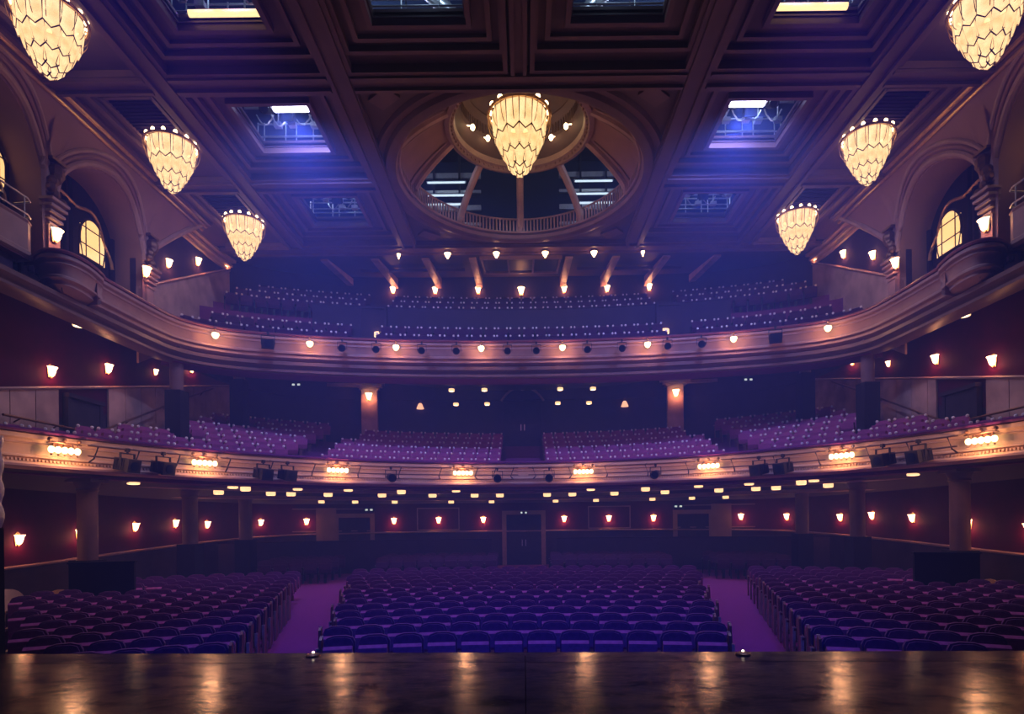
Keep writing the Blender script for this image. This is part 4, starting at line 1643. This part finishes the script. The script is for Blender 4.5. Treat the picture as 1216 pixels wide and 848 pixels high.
for sx in (-1, 1):
    for k, u in enumerate((48, 149, 251, 365)):
        p, d = at_bearing(balc_front, sx * u / 700)
        n_ = Vector((d.y, -d.x))
        t = thing('front_lamp', 'small glowing bowl lamp on the upper balcony front, %s from the centre on the %s' % (ORD[k], SIDE[sx]), 'lamp',
                  (p[0] + n_.x * .2, p[1] + n_.y * .2, 8.52), atan2(d.y, d.x), 'bowl lamps on the upper balcony front')
        link('bracket', arm_mesh, t)
        link('glass_bowl', bowl_mesh, t)
        lamp('lamp_glow', 'POINT', (0, -.22, -.08), 34, WARM, .1, parent=t)

# theatre spotlights
q = MB()
q.lathe([(.0, -.3), (.13, -.3), (.17, -.2), (.17, .16), (.19, .18), (.19, .3), (.15, .3), (.15, .2), (.0, .2)], 12)
q.v = [(x, -z, y) for x, y, z in q.v]
body_mesh = q.mesh('lamp_body', M['black'], smooth=True)
q = MB()
q.box((0, .05, .0), (.4, .44, .34))
q.box((0, -.2, .0), (.44, .06, .38))
for s in (-1, 1):
    for k in range(4):
        q.box((s * .205, -.05 + k * .07, 0), (.02, .03, .3))
head_mesh = q.mesh('lamp_body', M['black'])
q = MB()
for s in (-1, 1):
    q.box((s * .24, 0, .14), (.025, .06, .36))
q.box((0, 0, .32), (.5, .06, .025))
q.tube([(0, 0, .32), (0, 0, .42)], .03, 6)
q.box((0, 0, .42), (.09, .1, .1))
yoke_mesh = q.mesh('yoke', M['black'])
q = MB()
q.lathe([(.0, 0), (.14, .0), (.14, .012), (0, .02)], 12)
q.v = [(x, -z, y) for x, y, z in q.v]
lens_mesh = q.mesh('lens', M['atticroof'], smooth=True)


def spot(loc, rz, label, group, s=1.0, tilt=0.25, box=False, pan=0.0):
    t = thing('stage_spotlight', label, 'spotlight', loc, rz + pan, group)
    t.scale = (s, s, s)
    b_ = link('lamp_body', head_mesh if box else body_mesh, t)
    b_.rotation_euler = (tilt, 0, 0)
    link('yoke', yoke_mesh, t)
    ln = link('lens', lens_mesh, b_, (0, -.235 if box else -.21, 0))
    return t


for sx in (-1, 1):
    for k, u in enumerate((31, 160, 285, 314, 436, 480)):
        p, d = at_bearing(circle_front, sx * u / 700)
        n_ = Vector((d.y, -d.x))
        spot((p[0] + n_.x * .42, p[1] + n_.y * .42, 3.38 if k > 1 else 3.42), atan2(d.y, d.x),
             'black spotlight on the lower balcony rail, %s from the centre on the %s' % (ORD[k], SIDE[sx]), 'spotlights on the lower balcony front', 1.0 if k > 1 else .85, .2, k > 1, sx * -.3 * (k > 1))
    for k, u in enumerate((17, 77, 118, 172, 212, 300)):
        p, d = at_bearing(balc_front, sx * u / 700)
        n_ = Vector((d.y, -d.x))
        spot((p[0] + n_.x * .38, p[1] + n_.y * .38, 8.36), atan2(d.y, d.x),
             'small black spotlight on the upper balcony front, %s from centre on the %s' % (ORD[k], SIDE[sx]), 'spotlights on the upper balcony front', .72 if k < 5 else .95, .3, k == 5)
    # pipe rails that carry the spotlights
    for k, (ua, ub) in enumerate(((6, 60), (86, 208), (238, 366), (402, 528))):
        t = None
        pts = []
        m = 10
        for i in range(m + 1):
            u = ua + (ub - ua) * i / m
            p, d = at_bearing(circle_front, sx * u / 700)
            n_ = Vector((d.y, -d.x))
            pts.append((p[0] + n_.x * .40, p[1] + n_.y * .40, 0.0, n_))
        o0 = pts[0]
        t = thing('lighting_rail', 'double pipe lighting rail on lower balcony front, %s from centre on the %s' % (ORD[k], SIDE[sx]), 'rail', (o0[0], o0[1], 3.6), 0, 'lighting rails on the lower balcony front')
        for dz in (.22, -.06):
            q = MB()
            q.tube([(p[0] - o0[0], p[1] - o0[1], dz) for p in pts], .024, 6)
            q.build('pipe', M['bronze'], t, smooth=True)
        for i in (1, m // 2, m - 1):
            p = pts[i]
            q = MB()
            bx_, by_ = p[0] - o0[0], p[1] - o0[1]
            q.tube([(bx_ - p[3].x * .44, by_ - p[3].y * .44, .3), (bx_, by_, .22), (bx_ + p[3].y * -.12 * sx, by_ + p[3].x * .12 * sx, -.12), (bx_ - p[3].x * .44, by_ - p[3].y * .44, -.2)], .022, 5)
            q.build('bracket', M['black'], t)

# hanging floods under the rear ceiling beam
q = MB()
q.lathe([(.02, -.16), (.09, -.06), (.14, .06), (.0, .08)], 10)
flood_glass = q.mesh('lamp_glass', M['shade'], smooth=True)
q = MB()
q.tube([(0, 0, .06), (0, 0, .34)], .02, 6)
q.lathe([(.15, .05), (.15, .09), (.04, .13)], 10)
flood_cap = q.mesh('lamp_cap', M['bronze'])
for sx in (-1, 1):
    for k, u in enumerate((29, 87, 145)):
        t = thing('pendant_lamp', 'small bright pendant lamp under the ceiling end beam, %s from the centre on the %s' % (ORD[k], SIDE[sx]), 'lamp', (sx * u / 700 * 25.0, 25.0, 13.02), 0, 'pendant lamps under the ceiling end beam')
        s = (1, 1, .55)[k]
        t.scale = (s, s, 1)
        link('lamp_glass', flood_glass, t)
        link('lamp_cap', flood_cap, t)
        lamp('lamp_glow', 'POINT', (0, -.1, -.3), (10, 8, 3)[k], WARM, .08, parent=t)

# downlights in the undersides
q = MB()
q.lathe([(.17, .1), (.17, -.04), (.15, -.05), (.14, .04)], 14)
cup_mesh = q.mesh('cup', M['downcup'], smooth=True)
q = MB()
q.lathe([(.0, -.04), (.14, -.035), (.14, -.02)], 14)
lens2 = q.mesh('lens', M['down'], smooth=True)
q = MB()


def soffit_z(off, y=None):
    return 3.12 - .5 * min(1, off / 6.3)


def downlight(x, y, z, label, group, s=1.0, light=0, deep=1.0):
    t = thing('downlight', label, 'light', (x, y, z), 0, group)
    t.scale = (s, s, s * deep)
    link('cup', cup_mesh, t)
    link('lens', lens2, t)
    if light:
        lamp('downlight_glow', 'SPOT', (0, 0, -.06), light, WARM, .08, target=None, parent=t, angle=120)
    return t


for row, (off, us_) in enumerate(((.95, (80, 145, 208, 268, 330, 345, 463)), (2.05, (28, 58, 108, 168, 232, 276, 300, 362)), (5.2, (38, 86, 153, 200, 240)))):
    for sx in (-1, 1):
        for k, u in enumerate(us_):
            pa = arc(CC, CR + off, radians(-80), radians(80), 80)
            r = at_bearing(pa, sx * u / 700)
            downlight(r[0][0], r[0][1], soffit_z(off) - .06, 'downlight under the lower balcony, %s from the centre on the %s, %s row' % (ORD[k], SIDE[sx], ORD[row]), 'downlights under the lower balcony', (1.0, 1.0, .8)[row], (5 if k % 2 == 0 else 0), 2.6 if (row == 1 or k % 3 == 1) and row < 2 else 1.0)
for sx in (-1, 1):
    for k, (u, y, z) in enumerate(((45, 28.0, 7.93), (84, 28.0, 7.93), (42, 30.0, 7.66), (79, 30.0, 7.66))):
        dl = downlight(sx * u / 700 * y, y, z, 'small downlight under the upper balcony, %s of the centre doors, %s' % (SIDE[sx], ('front inner', 'front outer', 'rear inner', 'rear outer')[k]), 'downlights under the upper balcony', .8, 0)
        if True:
            q = MB()
            q.tube([(0, 0, .08), (0, 0, (.25, .25, .85, .85)[k])], .03, 6)
            q.build('stem', M['black'], dl)
    downlight(sx * 6.3, 26.0, 9.95, 'half-round light over the stair opening of the upper balcony, %s' % SIDE[sx], None, 1.2, 6)
    downlight(sx * 12.9, 17.2, 7.55, 'downlight on the underside of the %s upper balcony arm' % SIDE[sx], None, 1.0, 5)

# lit exit boxes
for sx in (-1, 1):
    for loc, nm in (((sx * .383 * 27.0, 27.0, 8.05), 'over the lower balcony side exit'), ((sx * .262 * 29.6, 29.6, 2.35), 'over the stalls side doors')):
        t = thing('exit_box', 'small pale lit sign box %s on the %s' % (nm, SIDE[sx]), 'sign', loc)
        q = MB()
        q.box((0, 0, 0), (.5, .1, .2))
        q.build('sign_case', M['black'], t)
        q = MB()
        for x in (-.12, .12):
            q.box((x, -.055, 0), (.12, .012, .08))
        q.build('sign_face', M['exit'], t)
t = thing('exit_box', 'small twin emergency lights over the stalls centre doors', 'sign', (0, 29.7, 2.12))
q = MB()
q.box((0, 0, 0), (.34, .08, .12))
q.build('sign_case', M['black'], t)
q = MB()
for x in (-.11, .11):
    q.ball((x, -.06, 0), .05, 8, 5)
q.build('sign_face', M['exit'], t)

# ================================================================ RIG IN THE CEILING OPENINGS
head_i = 0


def catwalk(x, y, z, wdt, label):
    t = thing('catwalk_rail', label, 'rail', (x, y, z))
    q = MB()
    for dz in (.35, .75):
        q.tube([(-wdt / 2, 0, dz), (wdt / 2, 0, dz)], .025, 6)
    q.build('pipe', M['steel'], t)
    for k in range(4):
        q = MB()
        q.tube([(-wdt / 2 + wdt * k / 3, 0, 0), (-wdt / 2 + wdt * k / 3, 0, .8)], .02, 6)
        q.build('post', M['steel'], t)
    return t


rowname = ['first', 'second', 'third']
for sx, kind, r, ox0, ox1, o0, o1, y0, y1, bx0, bx1 in openings:
    xc = sx * (ox0 + ox1) / 2
    pos = ('%s %s ceiling opening' % (rowname[r], SIDE[sx])) if kind == 'side' else ('inner %s ceiling opening' % SIDE[sx])
    catwalk(xc, o1 + .25, CEIL + .12, ox1 - ox0 + .6, 'pale steel catwalk rail seen through the %s' % pos)
    catwalk(xc, o1 + 1.4, CEIL + .9, ox1 - ox0 + 1.2, 'farther steel catwalk rail seen through the %s' % pos)
    for k in range(3 if kind == 'side' else 1):
        spot((xc + (-.55 + .55 * k), (o0 + o1) / 2 + .1 + .3 * (k % 2), CEIL + .55), 0, 'rig spotlight hanging in the %s, %s from the left' % (pos, ORD[k]), 'rig spotlights in the ceiling openings', .75, .5, k == 1)
    if kind == 'side':
        for k in range(4):
            cx_ = xc + (-.8 + .53 * k)
            zz = CEIL + .28 + .12 * ((k * 2 + r) % 3)
            yy = o1 - .2 - .2 * ((k + r) % 3)
            c_ = thing('cable_loop', 'pale looped cable in the %s, %s from the left' % (pos, ORD[k]), 'cable', (cx_, yy, zz))
            q = MB()
            q.tube([(-.26 + .065 * j, .03 * (j % 2), .32 - .30 * sin(pi * j / 8) * (1 + .2 * (k % 2))) for j in range(9)], .022, 5)
            q.build('cable', M['steel'], c_, smooth=True)
            c_ = thing('rig_box', 'pale rig box hung in the %s, %s from the left' % (pos, ORD[k]), 'box', (cx_ + .27, yy + .30, zz + .2))
            q = MB()
            q.box((0, 0, 0), (.22, .16, .13))
            q.build('case', M['steel'], c_)
            q = MB()
            q.tube([(0, 0, .06), (.02, 0, .6)], .02, 5)
            q.build('hanger', M['steel'], c_)
    t = thing('roof_truss', 'pale lattice truss above the %s' % pos, 'truss', (xc, o1 + .2, CEIL + 1.35))
    q = MB()
    for dz in (0, .5):
        q.tube([(-1.7, 0, dz), (1.7, 0, dz)], .035, 6)
    q.build('chord', M['steel'], t)
    q = MB()
    for j in range(8):
        q.tube([(-1.7 + .425 * j, 0, 0 if j % 2 else .5), (-1.7 + .425 * (j + 1), 0, .5 if j % 2 else 0)], .022, 5)
    q.build('web', M['steel'], t)
    if r == 0 and kind == 'side':
        t = thing('tube_lamp', 'long warm tube lamp lying along the edge of the %s' % pos, 'lamp', (sx * 6.72, o1 - .12, CEIL + .1))
        q = MB()
        q.tube([(-.86, 0, 0), (.86, 0, 0)], .075, 10)
        q.build('tube', M['tube_warm'], t, smooth=True)
        q = MB()
        q.box((0, .05, .09), (1.8, .1, .05))
        q.build('housing', M['black'], t)
    if r == 1 and kind == 'side':
        t = thing('flood_light', 'blinding cold white flood light at the front of the %s' % pos, 'light', (sx * 6.45, o0 + .35, CEIL + .14))
        q = MB()
        q.tube([(-.47, 0, 0), (.47, 0, 0)], .16, 12)
        q.build('lens', M['tube_blue'], t, smooth=True)
        q = MB()
        q.box((0, .02, .16), (1.1, .3, .12))
        for s in (-1, 1):
            q.box((s * .56, 0, .05), (.05, .26, .3))
        q.build('housing', M['black'], t)
        lamp('flood_glow', 'SPOT', (0, -.02, -.22), 1500, (.35, .38, 1.0), .12, target=(0, 1.2, -3), parent=t, angle=165, blend=.5)
    if kind == 'centre':
        t = thing('roof_duct', 'large pale slanting duct above the %s' % pos, 'duct', (sx * 1.9, o1 + .6, CEIL + .5))
        q = MB()
        q.tube([(sx * -.5, 0, -.1), (sx * .1, .1, .5), (sx * .7, .2, 1.2)], .16, 10)
        q.build('pipe', M['steel'], t, smooth=True)
    lamp('rig_work_light', 'POINT', (xc, o1 - .2, CEIL + 1.6), (60, 60, 25)[r], (.4, .62, 1.0), .1)

# ================================================================ STAGE DETAILS
for sx in (-1, 1):
    t = thing('footlight', 'small domed footlight glinting at the %s part of the stage edge' % SIDE[sx], 'light', (sx * 2.66, 7.3 + SK * sx * 2.66, 0.0))
    q = MB()
    q.lathe([(.09, 0), (.09, .015), (.05, .035), (.0, .04)], 12)
    q.build('cover', M['bronze'], t, smooth=True)
    q = MB()
    q.ball((0, 0, .042), .018, 8, 5)
    q.build('lens', M['down'], t, smooth=True)
t = thing('carved_column', 'narrow scalloped pale column at the left edge of the frame', 'column', (-8.17, 9.05, -1.1))
q = MB()
prof = []
for k in range(20):
    z = 2.75 + k * .075
    prof.append((.11 + .045 * abs(sin(z * 8.0)), z))
q.lathe(prof, 14)
q.build('shaft', M['steel'], t, smooth=True)
q = MB()
q.box((0, 0, 1.375), (.2, .2, 2.75))
q.build('base', M['blackpaint'], t)
